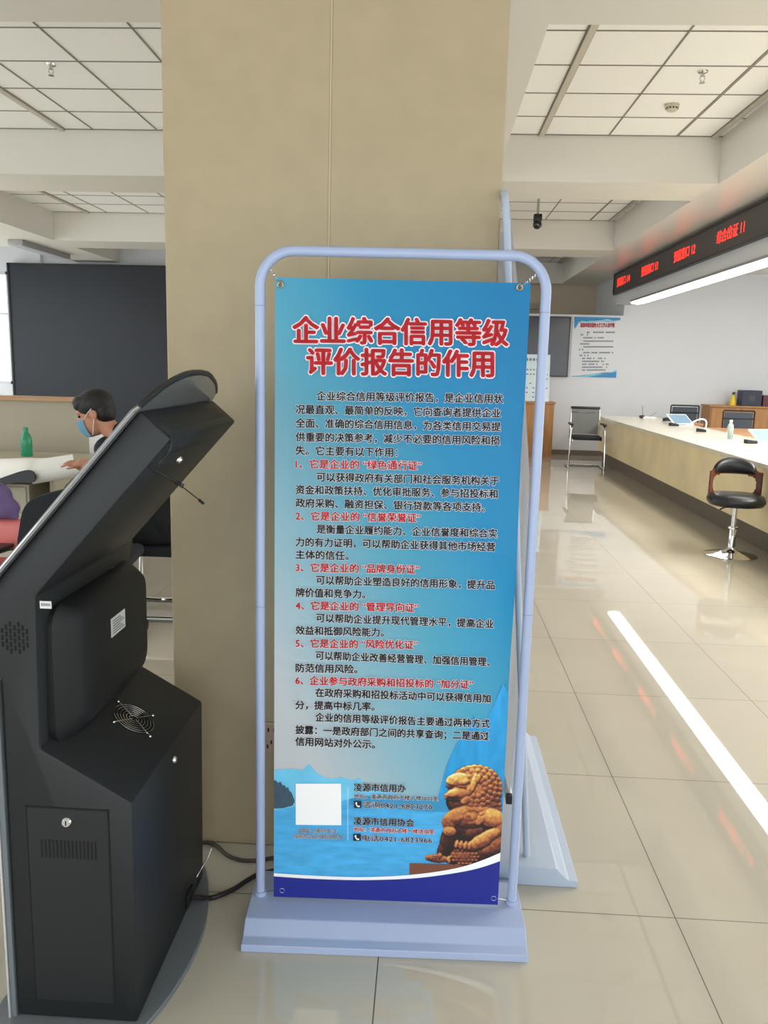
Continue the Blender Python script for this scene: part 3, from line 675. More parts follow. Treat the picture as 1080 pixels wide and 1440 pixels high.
# rear cover box
def rounded(y0, y1, z0, z1, r, n=5):
    o = []
    for cy, cz, a0 in ((y1 - r, z1 - r, 0), (y0 + r, z1 - r, PI / 2), (y0 + r, z0 + r, PI), (y1 - r, z0 + r, 1.5 * PI)):
        o += [(cy + r * math.cos(a0 + PI / 2 * k / n), cz + r * math.sin(a0 + PI / 2 * k / n)) for k in range(n + 1)]
    return o
b = MB(); rings = []
for xx, ins, r in ((-0.80, 0.0, 0.05), (-0.776, 0.0, 0.05), (-0.742, 0.045, 0.05), (-0.736, 0.06, 0.045)):
    rings.append([b.bm.verts.new((xx, y, z)) for y, z in rounded(1.645 + ins * 1.25, 2.138 - ins * 0.3, 0.628 + ins * 0.6, 0.945 - ins * 0.5, r)])
for r0, r1 in zip(rings, rings[1:]):
    for i in range(len(r0)): b.bm.faces.new((r0[i], r0[(i + 1) % len(r0)], r1[(i + 1) % len(r1)], r1[i]))
b.bm.faces.new(rings[-1]); b.bm.faces.new(rings[0][::-1]); bmesh.ops.recalc_face_normals(b.bm, faces=b.bm.faces[:])
cover = b.build('rear_cover', 'kiosk_dark', ks, smooth=True, world=True, ang=35)
b = MB(); b.box(-0.7365, -0.7345, 1.868, 1.958, 0.812, 0.858); lab = b.build('warning_label', 'sticker', cover, world=False)
lab.matrix_parent_inverse = Matrix.Translation(-ks.location)
b = MB()
for k in range(6): b.box(-0.7342, -0.7338, 1.876, 1.950 - (k % 3) * 0.012, 0.818 + k * 0.0062, 0.8205 + k * 0.0062)
o = b.build('label_print', 'print_grey', cover); o.matrix_parent_inverse = Matrix.Translation(-ks.location)
# side door on the near face
door = MB().box(-0.826, -0.650, YN - 0.003, YN + 0.004, 0.060, 0.522, 0.0015, 1).build('side_door', 'kiosk', ks, world=True)
b = MB(); y_ = YN - 0.0008
for a in ((-0.829, -0.826, 0.058, 0.525), (-0.650, -0.647, 0.058, 0.525), (-0.829, -0.647, 0.522, 0.5245), (-0.829, -0.647, 0.0575, 0.060)): b.box(a[0], a[1], y_, YN + 0.002, a[2], a[3])
b.build('door_gap', 'hole', ks, world=True)
def child_of(o, par, rt): o.parent = par; o.matrix_parent_inverse = Matrix.Translation(-rt.location); return o
lk = MB().lathe([(0, 0.006), (0.0085, 0.006), (0.0115, 0.003), (0.012, 0)], mtx=Matrix.Translation((-0.739, YN - 0.003, 0.493)) @ Matrix.Rotation(PI / 2, 4, 'X')).build('lock', 'chrome', None, smooth=True)
child_of(lk, door, ks)
child_of(MB().box(-0.7402, -0.7378, YN - 0.0096, YN - 0.008, 0.488, 0.498).build('keyhole', 'hole'), door, ks)
b = MB()
for k in range(15):
    x = -0.798 + k * 0.0084; b.box(x, x + 0.0042, YN - 0.0036, YN - 0.0026, 0.408, 0.450)
child_of(b.build('vent_slots', 'hole'), door, ks)
b = MB()
for i, nn in enumerate((3, 4, 5, 4, 5, 4, 3)):
    for k in range(nn):
        z = 0.897 + (k - (nn - 1) / 2) * 0.0145; x = -0.861 + i * 0.0088; b.box(x, x + 0.0042, YN - 0.0012, YN + 0.001, z - 0.0052, z + 0.0052)
b.build('speaker_slots', 'hole', ks, world=True)
MB().box(-0.776, -0.752, YN - 0.0012, YN, 0.9625, 0.978, mtx=None).build('name_label', 'sticker', ks, world=True)
b = MB()
for k in range(7): b.box(-0.773 + k * 0.0028, -0.7712 + k * 0.0028, YN - 0.0016, YN - 0.0011, 0.968, 0.9735)
b.build('label_marks', 'print_grey', ks, world=True)
# fan grille on the sloping shoulder
sl = Vector((-0.196, 0, 0.113)).normalized(); up_ = Vector((0.113, 0, 0.196)).normalized(); fc = Vector((-0.695, 1.886, 0.5986))
Mf = Matrix(((sl.x, 0, up_.x, fc.x), (sl.y, 1, up_.y, fc.y), (sl.z, 0, up_.z, fc.z), (0, 0, 0, 1)))
b = MB(); b.lathe([(0, 0.0006), (0.052, 0.0006), (0.052, 0)], mtx=Mf); fan = b.build('fan_opening', 'hole', ks, smooth=True, world=True)
b = MB()
for r in (0.012, 0.020, 0.028, 0.036, 0.044, 0.052):
    b.tube([Mf @ Vector((r * math.cos(a), r * math.sin(a), 0.004)) for a in [2 * PI * k / 28 for k in range(29)]], 0.0011, 6, caps=False)
for a in (0.5, 0.5 + PI / 2, 0.5 + PI, 0.5 + 1.5 * PI):
    b.tube([Mf @ Vector((0.006 * math.cos(a), 0.006 * math.sin(a), 0.005)), Mf @ Vector((0.066 * math.cos(a), 0.066 * math.sin(a), 0.004))], 0.0013, 6)
    b.ell(Mf @ Vector((0.066 * math.cos(a), 0.066 * math.sin(a), 0.003)), (0.004, 0.004, 0.004), u=8, v=6)
gr = child_of(b.build('fan_grille', 'chrome', None, smooth=True), fan, ks)
def cam_lock(name, pos, axis):
    q = axis.to_track_quat('Z', 'Y').to_matrix().to_4x4(); q.translation = pos
    MB().lathe([(0, 0.007), (0.007, 0.007), (0.0095, 0.003), (0.010, -0.001)], mtx=q, n=18).build(name, 'chrome', ks, smooth=True, world=True)
cam_lock('rear_lock', Vector((-0.5985, 1.893, 0.496)), Vector((1, 0, 0)))
q = f0 + dv * -0.06 + nv * 0.081; cam_lock('head_lock', Vector((q.x, 1.84, q.z)), nv)
cam_lock('neck_lock', Vector((-0.790, 2.02, 0.94)), Vector((1, 0, 0)))
# recesses and seams of the head
tn = (Vector((FP(0.030, 0.081)[0], 0, FP(0.030, 0.081)[1])) - Vector((FP(0.030)[0], 0, FP(0.030)[1]))).normalized()
b = MB()
def on_top(off, y, lift=0.0): q = f0 + dv * (0.0305 + lift) + nv * off; return (q.x, y, q.z)
b.poly([on_top(0.022, YN + 0.06), on_top(0.060, YN + 0.06), on_top(0.060, YF - 0.05), on_top(0.022, YF - 0.05)]); b.build('vent_recess', 'kiosk_dark', ks, world=True)
b = MB()
for s in (-0.020,):
    a = FP(s, 0.0815); c = FP(s - 0.0025, 0.0815); b.poly([(a[0], YN + 0.05, a[1]), (a[0], YF - 0.04, a[1]), (c[0], YF - 0.04, c[1]), (c[0], YN + 0.05, c[1])])
b.build('panel_seam', 'kiosk_dark', ks, world=True)
# antenna and its loose loop of wire
def RP(px, py, off=0.083):
    o, d = ray(px, py); pl = f0 + nv * off; tt = (pl - o).dot(nv) / d.dot(nv); return o + d * tt
def AT(px, py, Y): o, d = ray(px, py); return o + d * ((Y - o.y) / d.y)
a0 = AT(211, 658, 1.63); a1 = AT(252, 681, 1.68); a2 = AT(280, 703, 1.72); a3 = AT(286, 708, 1.73)
ant = MB().tube([a0, a1], 0.0022, 8).tube([a1, a2], 0.0012, 8).tube([a2, a3], 0.0032, 8).build('antenna', 'black', ks, smooth=True, world=True)
b = MB(); dd = (a1 - a0).normalized(); sd = dd.cross(Vector((0, 1, 0))).normalized(); s3 = dd.cross(sd)
b.tube([a1 + dd * (k * 0.0007 - 0.01) + (sd * math.cos(k * 0.8) + s3 * math.sin(k * 0.8)) * 0.0045 for k in range(32)], 0.0009, 6); b.build('antenna_coil', 'black', ks, smooth=True, world=True)
b = MB(); b.tube(catmull([AT(226, 600, 1.597), AT(236, 607, 1.60), AT(241, 620, 1.61), AT(238, 634, 1.61), AT(228, 647, 1.60), AT(224, 652, 1.60)], 6), 0.0022, 8); b.build('wire_loop', 'black', ks, smooth=True, world=True)
# foot plate
pts = [(-0.93, 1.50)] + [(-0.535 - 0.80 + 0.80 * math.cos(a), 1.86 + 0.80 * math.sin(a)) for a in [-0.45 + 0.9 * k / 20 for k in range(21)]] + [(-0.70, 2.235), (-0.93, 2.24)]
MB().prism(pts, 0.0, 0.013, 'z', 0.002, 1).build('foot_plate', 'kiosk_base', ks, world=True)
b = MB(); b.box(-0.600, -0.594, 1.975, 2.03, 0.028, 0.065, 0.002); b.build('power_inlet', 'kiosk_dark', ks, world=True)
b = MB(); b.tube(catmull([(-0.597, 2.07, 0.06), (-0.588, 2.09, 0.075), (-0.58, 2.12, 0.085), (-0.575, 2.145, 0.10)], 5), 0.0018, 6); b.build('wire_clip', 'steel', ks, smooth=True, world=True)
# cables on the floor
pth = catmull([(-0.655, 2.30, 0.012), (-0.640, 2.325, 0.006), (-0.603, 2.310, 0.006), (-0.558, 2.264, 0.006), (-0.51, 2.243, 0.006), (-0.457, 2.248, 0.006), (-0.40, 2.27, 0.006), (-0.30, 2.29, 0.006), (-0.1, 2.28, 0.006)], 8)
tag(MB().tube(pth, 0.0055, 10).build('cable', 'cable', smooth=True), 'thin brown cable on the floor nearest the pillar foot', 'cable')
pth = catmull([(-0.594, 2.00, 0.045), (-0.578, 2.025, 0.030), (-0.556, 2.055, 0.0085), (-0.531, 2.07, 0.0085), (-0.498, 2.102, 0.0085), (-0.475, 2.137, 0.0085), (-0.446, 2.173, 0.0085), (-0.40, 2.197, 0.0085), (-0.30, 2.235, 0.0085), (-0.1, 2.25, 0.0085)], 8)
cb = tag(MB().tube(pth, 0.0068, 10).build('power_cable', 'cable_black', smooth=True), 'thick black power cable running from the kiosk to behind the stand', 'cable')
# wall socket on the pillar
so = root('wall_socket', 'beige power socket on the pillar front, half behind the banner', 'socket', (-0.44, 2.335, 0.358))
MB().box(-0.486, -0.394, 2.326, 2.336, 0.309, 0.406, 0.003).build('plate', 'socket', so, world=True)
for x, z in ((-0.446, 0.384), (-0.428, 0.384), (-0.437, 0.345), (-0.448, 0.331), (-0.426, 0.331)): MB().box(x - 0.0022, x + 0.0022, 2.3252, 2.3265, z - 0.006, z + 0.006).build('socket_hole', 'hole', so, world=True)

# ================================================================== RIGHT SIDE: LED BOARD, LIGHT, COUNTER
t = root('led_sign', 'long black scrolling sign with red characters above the counter', 'sign', (3.13, 9.0, 2.78))
MB().box(3.11, 3.16, 2.6, 14.95, 2.78, 3.10).build('sign_body', 'led_body', t, world=True)
b = MB(); b.box(3.10, 3.16, 2.6, 14.97, 3.09, 3.12); b.box(3.10, 3.16, 2.6, 14.97, 2.765, 2.785); b.box(3.10, 3.16, 14.94, 14.97, 2.785, 3.09); b.build('sign_frame', 'black', t, world=True)
for tx, ya_, yb_ in (('预留口 14', 14.70, 13.80), ('预留窗口 13', 13.06, 12.15), ('预留窗口 12', 11.38, 10.50), ('综合出证 11', 9.74, 8.92), ('综合窗口 10', 8.05, 7.15), ('综合窗口 09', 6.3, 5.45)):
    b = MB(); put_text(b.bm, tx, lambda u, v: (3.1085, u, v), ya_, yb_, 2.875, 3.015, 0.0); b.build('red_characters', 'led_red', t, world=True)
t = root('strip_light', 'long white linear ceiling light glowing under the sign', 'light', (3.26, 9, 2.60))
MB().box(3.15, 3.375, 3.0, 13.85, 2.565, 2.5995, 0.004).build('housing', 'fix_grey', t, world=True)
MB().prism([(3.155, 2.565), (3.37, 2.565), (3.35, 2.545), (3.26, 2.535), (3.175, 2.545)], 3.02, 13.83, 'y').build('diffuser', 'tube', t, world=True)
t = root('service_counter', 'long beige stone service counter with a pale worktop at the right', 'counter', (3.2, 9, 0))
MB().box(2.765, 3.75, 3.6, 13.95, 0.715, 0.755, 0.006).build('worktop', 'counter_top', t, world=True)
MB().box(2.80, 3.0, 3.65, 13.9, 0.20, 0.715).build('front_panel', 'counter_front', t, world=True)
MB().box(2.885, 3.0, 3.7, 13.85, 0.0, 0.20).build('toe_kick', 'toe', t, world=True)
MB().box(3.0, 3.7, 13.80, 13.9, 0.0, 0.715).build('end_panel', 'counter_front', t, world=True)
# small things along the worktop
ZT_ = 0.755
t = root('wifi_router', 'small white router with two aerials at the far end of the worktop', 'router', (3.50, 13.5, ZT_))
MB().box(-0.10, 0.10, -0.06, 0.06, 0.0, 0.028, 0.006).build('case', 'white_plastic', t)
MB().tube([(-0.09, 0.04, 0.02), (-0.10, 0.04, 0.19)], 0.007, 8).build('aerial', 'fix_grey', t); MB().tube([(0.0, 0.04, 0.02), (0.12, 0.04, 0.09)], 0.007, 8).build('aerial', 'fix_grey', t)
MB().box(-0.14, -0.075, -0.05, 0.05, 0.0, 0.045, 0.008).build('plug', 'black', t)
t = root('stapler', 'black stapler on the worktop beyond the first tablet', 'stapler', (3.60, 12.72, ZT_), 0.5)
MB().prism([(-0.1, 0), (0.1, 0), (0.1, 0.02), (0.08, 0.05), (-0.04, 0.065), (-0.1, 0.05)], -0.035, 0.035, 'y', 0.005).build('arm', 'black', t); MB().box(-0.11, 0.11, -0.04, 0.04, 0, 0.012).build('foot', 'fix_grey', t)
def tablet(loc, rz, label, s=1.0):
    t = root('tablet', label, 'tablet', loc, rz, None)
    mt = Matrix.Translation((0, 0, 0.07 * s)) @ Matrix.Rotation(math.radians(32), 4, 'X') @ Matrix.Scale(s, 4)
    MB().box(-0.155, 0.155, -0.115, 0.115, -0.008, 0.006, 0.004, mtx=mt).build('case', 'white_plastic', t)
    MB().box(-0.138, 0.138, -0.098, 0.098, 0.006, 0.0075, mtx=mt).build('screen', 'tablet', t)
    MB().prism([(-0.05, 0), (0.09, 0), (0.06, 0.07), (0.03, 0.07)], -0.06, 0.06, 'x', mtx=Matrix.Scale(s, 4)).build('stand', 'white_plastic', t)
    return t
tablet((3.56, 12.05, ZT_), 0.35, 'white tablet on a stand in front of the farther office chair', 1.05)
tablet((3.66, 9.25, ZT_), 0.3, 'white tablet on a stand at the right edge beside the bottle', 1.0)
t = root('desk_lamp', 'white bent-arm lamp lying low on the worktop between the tablets', 'lamp', (3.60, 11.05, ZT_))
MB().lathe([(0, 0), (0.05, 0), (0.05, 0.012), (0.012, 0.018), (0, 0.018)]).build('foot', 'white_plastic', t, smooth=True)
MB().tube(catmull([(0, 0, 0.01), (0.005, 0, 0.09), (-0.02, 0, 0.13), (-0.08, 0, 0.135), (-0.16, 0, 0.10), (-0.20, 0, 0.07)], 6), 0.010, 8).build('arm', 'white_plastic', t, smooth=True)
MB().box(-0.26, -0.16, -0.03, 0.03, 0.05, 0.075, 0.01).build('head', 'white_plastic', t)
def gadget(loc, label, rz=0):
    t = root('card_reader', label, 'card reader', loc, rz)
    MB().prism([(-0.06, 0), (0.06, 0), (0.06, 0.028), (-0.06, 0.045)], -0.035, 0.035, 'y', 0.006).build('case', 'black', t); MB().box(-0.03, 0.03, -0.02, 0.02, 0.03, 0.041).build('pad', 'fix_grey', t)
gadget((3.38, 11.7, ZT_), 'small black card reader in front of the farther tablet', 0.3)
gadget((3.42, 10.65, ZT_), 'small black card reader on the worktop left of the bent lamp', -0.3)
gadget((3.42, 9.02, ZT_), 'small black card reader beside the clear bottle', 0.2)
t = root('water_bottle', 'clear plastic bottle with white cap on the worktop', 'bottle', (3.385, 9.55, ZT_))
MB().lathe([(0, 0), (0.033, 0), (0.035, 0.01), (0.035, 0.13), (0.03, 0.16), (0.014, 0.185), (0.014, 0.195), (0, 0.195)]).build('bottle_body', 'clear', t, smooth=True)
MB().lathe([(0, 0.190), (0.017, 0.190), (0.017, 0.215), (0, 0.215)]).build('cap', 'white_plastic', t, smooth=True)
t = root('paper_cup', 'small white paper cup standing left of the black card reader', 'cup', (3.36, 9.30, ZT_))
MB().lathe([(0, 0), (0.026, 0), (0.034, 0.035), (0.036, 0.036), (0.032, 0.034), (0, 0.004)]).build('cup', 'white_plastic', t, smooth=True)
# staff desks, chairs, cabinet
def desk(x0, x1, y0, y1, label):
    t = root('staff_desk', label, 'desk', ((x0 + x1) / 2, (y0 + y1) / 2, 0))
    MB().box(x0, x1, y0, y1, 0.70, 0.735, 0.004).build('desktop', 'wood_light', t, world=True)
    for y in (y0 + 0.03, y1 - 0.07): MB().box(x0 + 0.03, x1 - 0.03, y, y + 0.04, 0, 0.70).build('side_panel', 'wood_light', t, world=True)
desk(3.82, 4.75, 10.3, 11.9, 'orange wooden staff desk behind the worktop, nearer one')
desk(3.82, 4.12, 12.75, 13.40, 'small wooden staff desk behind the worktop, farther one')
def office_chair(loc, rz, label, group=None):
    t = root('office_chair', label, 'chair', loc, rz, group)
    MB().box(-0.23, 0.23, -0.24, 0.22, 0.42, 0.49, 0.025, 3).build('seat', 'fabric', t, smooth=True)
    MB().box(-0.20, 0.20, 0.235, 0.25, 0.56, 0.93, 0.004).build('back_mesh', 'mesh_dark', t)
    b = MB(); pts = [(-0.22, 0.2425, 0.54), (-0.225, 0.2425, 0.94), (-0.21, 0.2425, 0.955), (0.21, 0.2425, 0.955), (0.225, 0.2425, 0.94), (0.22, 0.2425, 0.54), (-0.22, 0.2425, 0.54)]
    b.tube(pts, 0.013, 8); b.tube([(-0.21, 0.2425, 0.84), (0.21, 0.2425, 0.84)], 0.012, 8); b.build('back_frame', 'black', t, smooth=True)
    MB().tube([(0, 0.10, 0.42), (0, 0.27, 0.44), (0, 0.27, 0.60)], 0.02, 8).build('back_support', 'black', t)
    MB().tube([(0, 0, 0.08), (0, 0, 0.43)], 0.028, 12).build('gas_lift', 'black', t)
    b = MB()
    for k in range(5):
        a = 2 * PI * k / 5 + 0.3; b.tube([(0, 0, 0.10), (0.27 * math.cos(a), 0.27 * math.sin(a), 0.065)], [0.025, 0.015], 8)
    b.build('star_base', 'black', t)
    for k in range(5):
        a = 2 * PI * k / 5 + 0.3; MB().tube([(0.27 * math.cos(a) - 0.02, 0.27 * math.sin(a), 0.03), (0.27 * math.cos(a) + 0.02, 0.27 * math.sin(a), 0.03)], 0.03, 12).build('caster', 'black', t)
    return t
oc1 = office_chair((4.19, 13.72, 0), 0.0, 'black mesh-backed office chair behind the counter, near the far end')
oc2 = office_chair((4.52, 12.22, 0), 0.0, 'black mesh-backed office chair in front of the wooden cabinet')
t = root('storage_cabinet', 'low brown wooden cabinet along the white wall behind the counter', 'cabinet', (5.9, 14.65, 0))
MB().box(4.76, 7.3, 14.46, 14.88, 0.0, 0.93).build('carcass', 'wood', t, world=True); MB().box(4.74, 7.32, 14.42, 14.89, 0.93, 0.955).build('top', 'wood', t, world=True)
for k in range(5):
    x = 4.78 + k * 0.505; d = MB().box(x, x + 0.485, 14.445, 14.462, 0.06, 0.91).build('cabinet_door', 'wood', t, world=True)
    h = MB().box(x + 0.43, x + 0.44, 14.43, 14.447, 0.46, 0.58).build('handle', 'steel'); child_of(h, d, t)
t = root('spray_bottle', 'yellow spray bottle with a dark nozzle on the cabinet', 'bottle', (5.17, 14.6, 0.955))
MB().lathe([(0, 0), (0.055, 0), (0.058, 0.03), (0.035, 0.13), (0.018, 0.16), (0.016, 0.18), (0, 0.18)]).build('bottle_body', 'yellow', t, smooth=True)
b = MB(); b.box(-0.014, 0.014, -0.05, 0.03, 0.19, 0.225, 0.004); b.box(-0.01, 0.01, -0.01, 0.01, 0.175, 0.19); b.build('nozzle', 'black', t)
t = root('file_box', 'dark blue file box standing on the cabinet', 'box', (5.45, 14.62, 0.955))
MB().box(-0.165, 0.165, -0.12, 0.12, 0, 0.262, 0.006).build('box_body', 'navy', t); MB().box(-0.05, 0.05, -0.123, -0.119, 0.08, 0.18).build('spine_label', 'led_body', t)
t = root('folder', 'maroon folder box to the right of the dark blue box', 'box', (5.80, 14.62, 0.955))
MB().box(-0.16, 0.16, -0.11, 0.11, 0, 0.185, 0.006).build('box_body', 'maroon', t); MB().box(-0.06, 0.06, -0.113, -0.109, 0.05, 0.12).build('spine_label', 'led_body', t)

# bar stool
t = root('bar_stool', 'swivel stool with black seat, reddish wood back and chrome disc foot', 'stool', (2.53, 6.86, 0), math.radians(-8))
MB().lathe([(0, 0), (0.205, 0), (0.207, 0.006), (0.17, 0.016), (0.09, 0.03), (0.045, 0.05), (0.035, 0.07), (0, 0.07)], n=40).build('foot_disc', 'chrome', t, smooth=True)
MB().lathe([(0, 0.06), (0.028, 0.06), (0.028, 0.23), (0.024, 0.235), (0, 0.235)]).build('column', 'chrome', t, smooth=True)
MB().lathe([(0.026, 0.222), (0.040, 0.226), (0.040, 0.238), (0.026, 0.242)]).build('ring', 'chrome', t, smooth=True)
MB().lathe([(0, 0.23), (0.020, 0.23), (0.020, 0.42), (0, 0.42)]).build('gas_lift', 'steel', t, smooth=True)
MB().tube([(-0.02, -0.02, 0.405), (-0.09, -0.05, 0.405), (-0.13, -0.06, 0.385)], 0.006, 8).build('lever', 'black', t, smooth=True)
b = MB(); rings = []; n = 36
for r_, z in ((0.0, 0.415), (0.16, 0.415), (0.205, 0.425), (0.222, 0.45), (0.222, 0.475), (0.208, 0.50), (0.17, 0.513), (0.09, 0.518), (0, 0.519)):
    rings.append([b.bm.verts.new((r_ * abs(math.cos(2 * PI * k / n)) ** 0.8 * (1 if math.cos(2 * PI * k / n) > 0 else -1), 0.97 * r_ * abs(math.sin(2 * PI * k / n)) ** 0.8 * (1 if math.sin(2 * PI * k / n) > 0 else -1), z)) for k in range(n)] if r_ else [b.bm.verts.new((0, 0, z))])
for a, c in zip(rings, rings[1:]):
    for k in range(n):
        u = []
        for v in (a[k % len(a)], a[(k + 1) % len(a)], c[(k + 1) % len(c)], c[k % len(c)]):
            if v not in u: u.append(v)
        b.bm.faces.new(u)
bmesh.ops.recalc_face_normals(b.bm, faces=b.bm.faces[:]); b.build('seat', 'leather', t, smooth=True, ang=80)
# bent wooden back: a curved shell with a window cut in it
def back_pt(u, z, r=0.222): a = PI / 2 - u * 1.22; return Vector((r * math.cos(a), r * 0.92 * math.sin(a) + 0.0, z))
def back_outline():
    o = [(-1, 0.46), (-1, 0.705), (-0.62, 0.715), (-0.3, 0.725), (0.3, 0.725), (0.62, 0.715), (1, 0.705), (1, 0.46)]
    return o
b = MB(); nu = 44; nz = 24
def keep(u, z):
    if z > 0.715 - 0.03 * abs(u): return False
    if abs(u) < 0.60:
        top = 0.655 - 0.02 * (abs(u) / 0.6) ** 4
        if z < top and z > 0.0: return False
    elif abs(u) < 0.78:
        k = (abs(u) - 0.60) / 0.18; mid = 0.575
        if abs(z - mid) < 0.065 * math.sqrt(max(0, 1 - k * k)): return False
    return True
vv = {}
def V_(i, k2):
    if (i, k2) not in vv: u = -1 + 2 * i / nu; z = 0.455 + 0.265 * k2 / nz; vv[(i, k2)] = b.bm.verts.new(back_pt(u, z))
    return vv[(i, k2)]
for i in range(nu):
    for k2 in range(nz):
        if keep(-1 + 2 * (i + 0.5) / nu, 0.455 + 0.265 * (k2 + 0.5) / nz): b.bm.faces.new((V_(i, k2), V_(i + 1, k2), V_(i + 1, k2 + 1), V_(i, k2 + 1)))
bmesh.ops.recalc_face_normals(b.bm, faces=b.bm.faces[:]); bmesh.ops.smooth_vert(b.bm, verts=[v for v in b.bm.verts if v.is_boundary], factor=0.4, use_axis_x=True, use_axis_y=True, use_axis_z=True)
bmesh.ops.solidify(b.bm, geom=b.bm.faces[:], thickness=0.016); b.build('wooden_back', 'redwood', t, smooth=True, ang=50)
b = MB(); rr = []
for i in range(25):
    u = -0.70 + 1.40 * i / 24; e = math.sqrt(max(0.0, 1 - (u / 0.72) ** 2)); zc = 0.668 + 0.06 * e; hz = 0.012 + 0.055 * e; hy = 0.012 + 0.022 * e
    c = back_pt(u, zc, 0.212); nrm = Vector((c.x, c.y, 0)).normalized()
    rr.append([b.bm.verts.new(c + nrm * (hy * math.cos(a)) + Vector((0, 0, hz * math.sin(a)))) for a in [2 * PI * k / 14 for k in range(14)]])
for a, c in zip(rr, rr[1:]):
    for k in range(14): b.bm.faces.new((a[k], a[(k + 1) % 14], c[(k + 1) % 14], c[k]))
b.bm.faces.new(rr[0]); b.bm.faces.new(rr[-1]); bmesh.ops.recalc_face_normals(b.bm, faces=b.bm.faces[:]); b.build('back_cushion', 'leather', t, smooth=True, ang=80)

# visitor chair on a sled frame
t = root('visitor_chair', 'chrome sled-base visitor chair with grey mesh back by the far counter end', 'chair', (2.43, 12.95, 0), math.radians(-4))
for sx in (-1, 1):
    MB().tube(catmull([(sx * 0.235, -0.10, 0.66), (sx * 0.245, -0.22, 0.63), (sx * 0.25, -0.245, 0.55), (sx * 0.265, -0.27, 0.05), (sx * 0.262, -0.25, 0.014), (sx * 0.26, -0.1, 0.014), (sx * 0.26, 0.28, 0.014)], 5), 0.0125, 8).build('leg', 'chrome', t, smooth=True)
    MB().tube([(sx * 0.22, -0.2, 0.43), (sx * 0.225, 0.22, 0.45), (sx * 0.215, 0.30, 0.90)], 0.0125, 8).build('side_rail', 'chrome', t, smooth=True)
    MB().box(sx * 0.245 - 0.025, sx * 0.245 + 0.025, -0.24, 0.16, 0.655, 0.685, 0.008).build('armrest', 'black', t)
MB().tube([(-0.26, 0.28, 0.014), (0.26, 0.28, 0.014)], 0.0125, 8).build('rear_bar', 'chrome', t, smooth=True)
MB().box(-0.215, 0.215, -0.24, 0.20, 0.44, 0.495, 0.018, 3).build('seat', 'fabric', t, smooth=True)
b = MB(); b.box(-0.205, 0.205, -0.006, 0.006, 0.50, 0.895, mtx=Matrix.Translation((0, 0.236, 0)) @ Matrix(((1, 0, 0, 0), (0, 1, 0.13, -0.065), (0, 0, 1, 0), (0, 0, 0, 1)))); b.build('back_mesh', 'mesh_grey', t)
b = MB(); b.box(-0.225, 0.225, 0.27, 0.315, 0.885, 0.925, 0.012); b.build('top_rail', 'black', t, smooth=True)
MB().tube([(-0.21, 0.278, 0.835), (0.21, 0.278, 0.835)], 0.009, 8).build('cross_rail', 'chrome', t, smooth=True)

# back wall: dark screen, poster, cabinet with board
t = root('wall_screen', 'dark glossy wall screen left of the white poster', 'screen', (1.4, 14.83, 1.36))
MB().box(0.3, 2.375, 14.805, 14.85, 1.38, 2.36).build('glass', 'dark_glass', t, world=True)
b = MB()
for a in ((0.28, 0.3, 1.36, 2.38), (2.375, 2.395, 1.36, 2.38)): b.box(a[0], a[1], 14.80, 14.85, a[2], a[3])
b.box(0.3, 2.375, 14.80, 14.85, 1.36, 1.38); b.box(0.3, 2.375, 14.80, 14.85, 2.36, 2.38); b.build('bezel', 'black', t, world=True)
t = root('wall_poster', 'white notice poster with blue swoosh corners on the back wall', 'poster', (2.84, 14.84, 1.37))
MB().box(2.43, 3.235, 14.838, 14.852, 1.368, 2.385, mtx=None).build('sheet', 'wall_white', t, world=True)
sheet = t.children[0]
def PW(px, py, lift=0.0): o, d = ray(px, py); q_ = o + d * ((14.836 - lift - o.y) / d.y); return (min(max(q_.x, 2.431), 3.234), q_.y, min(max(q_.z, 1.369), 2.384))
def c3p(x, y): return (790 + x / 10.8, 435 + y / 10.8)
def pdec(name, pts, mat, lift):
    b = MB(); b.bm.faces.new([b.bm.verts.new(PW(*c3p(*p_), lift)) for p_ in pts]); bmesh.ops.triangulate(b.bm, faces=b.bm.faces[:]); child_of(b.build(name, mat), sheet, t)
pdec('blue_corner_print', [(190, 100), (900, 100), (900, 165), (780, 175), (700, 150), (560, 150), (430, 175), (320, 160), (260, 190), (225, 260), (190, 300)], 'p_teal', 0.001)
pdec('cyan_corner_print', [(250, 215), (300, 165), (420, 185), (560, 160), (700, 160), (820, 190), (700, 180), (560, 185), (420, 205), (310, 190)], 'p_cyan', 0.002)
pdec('cyan_foot_print', [(150, 1060), (150, 1010), (300, 1010), (480, 985), (650, 975), (760, 950), (850, 910), (850, 1060)], 'p_cyan', 0.001)
pdec('blue_foot_print', [(170, 1062), (170, 1045), (380, 1030), (560, 1010), (720, 990), (840, 950), (850, 1062)], 'p_teal', 0.002)
b = MB(); put_text(b.bm, '凌源市政务服务大厅工作人员守则', lambda u, v: PW(*c3p(u, 240 - v), 0.003), 282, 800, -34, 34, 2.0); child_of(b.build('title_lettering', 'p_textred'), sheet, t)
rnd = random.Random(2)
for y, x0, x1 in ((350, 380, 790), (385, 285, 390), (432, 330, 630), (483, 330, 780), (525, 280, 410), (570, 330, 775), (612, 260, 320), (658, 330, 775), (700, 270, 430), (745, 310, 690), (790, 310, 665), (835, 310, 710), (878, 310, 700), (922, 310, 650)):
    x = x0; b = MB()
    while x < x1:
        if rnd.random() > 0.16: b.bm.faces.new([b.bm.verts.new(PW(*c3p(xx, yy), 0.003)) for xx, yy in ((x, y - 11), (x + 17, y - 11), (x + 17, y + 11), (x, y + 11))])
        x += 24
    child_of(b.build('text_row', 'p_grey'), sheet, t)
t = root('wooden_cabinet', 'tall-legged brown cupboard standing against the back wall beside the stand', 'cabinet', (1.65, 14.55, 0))
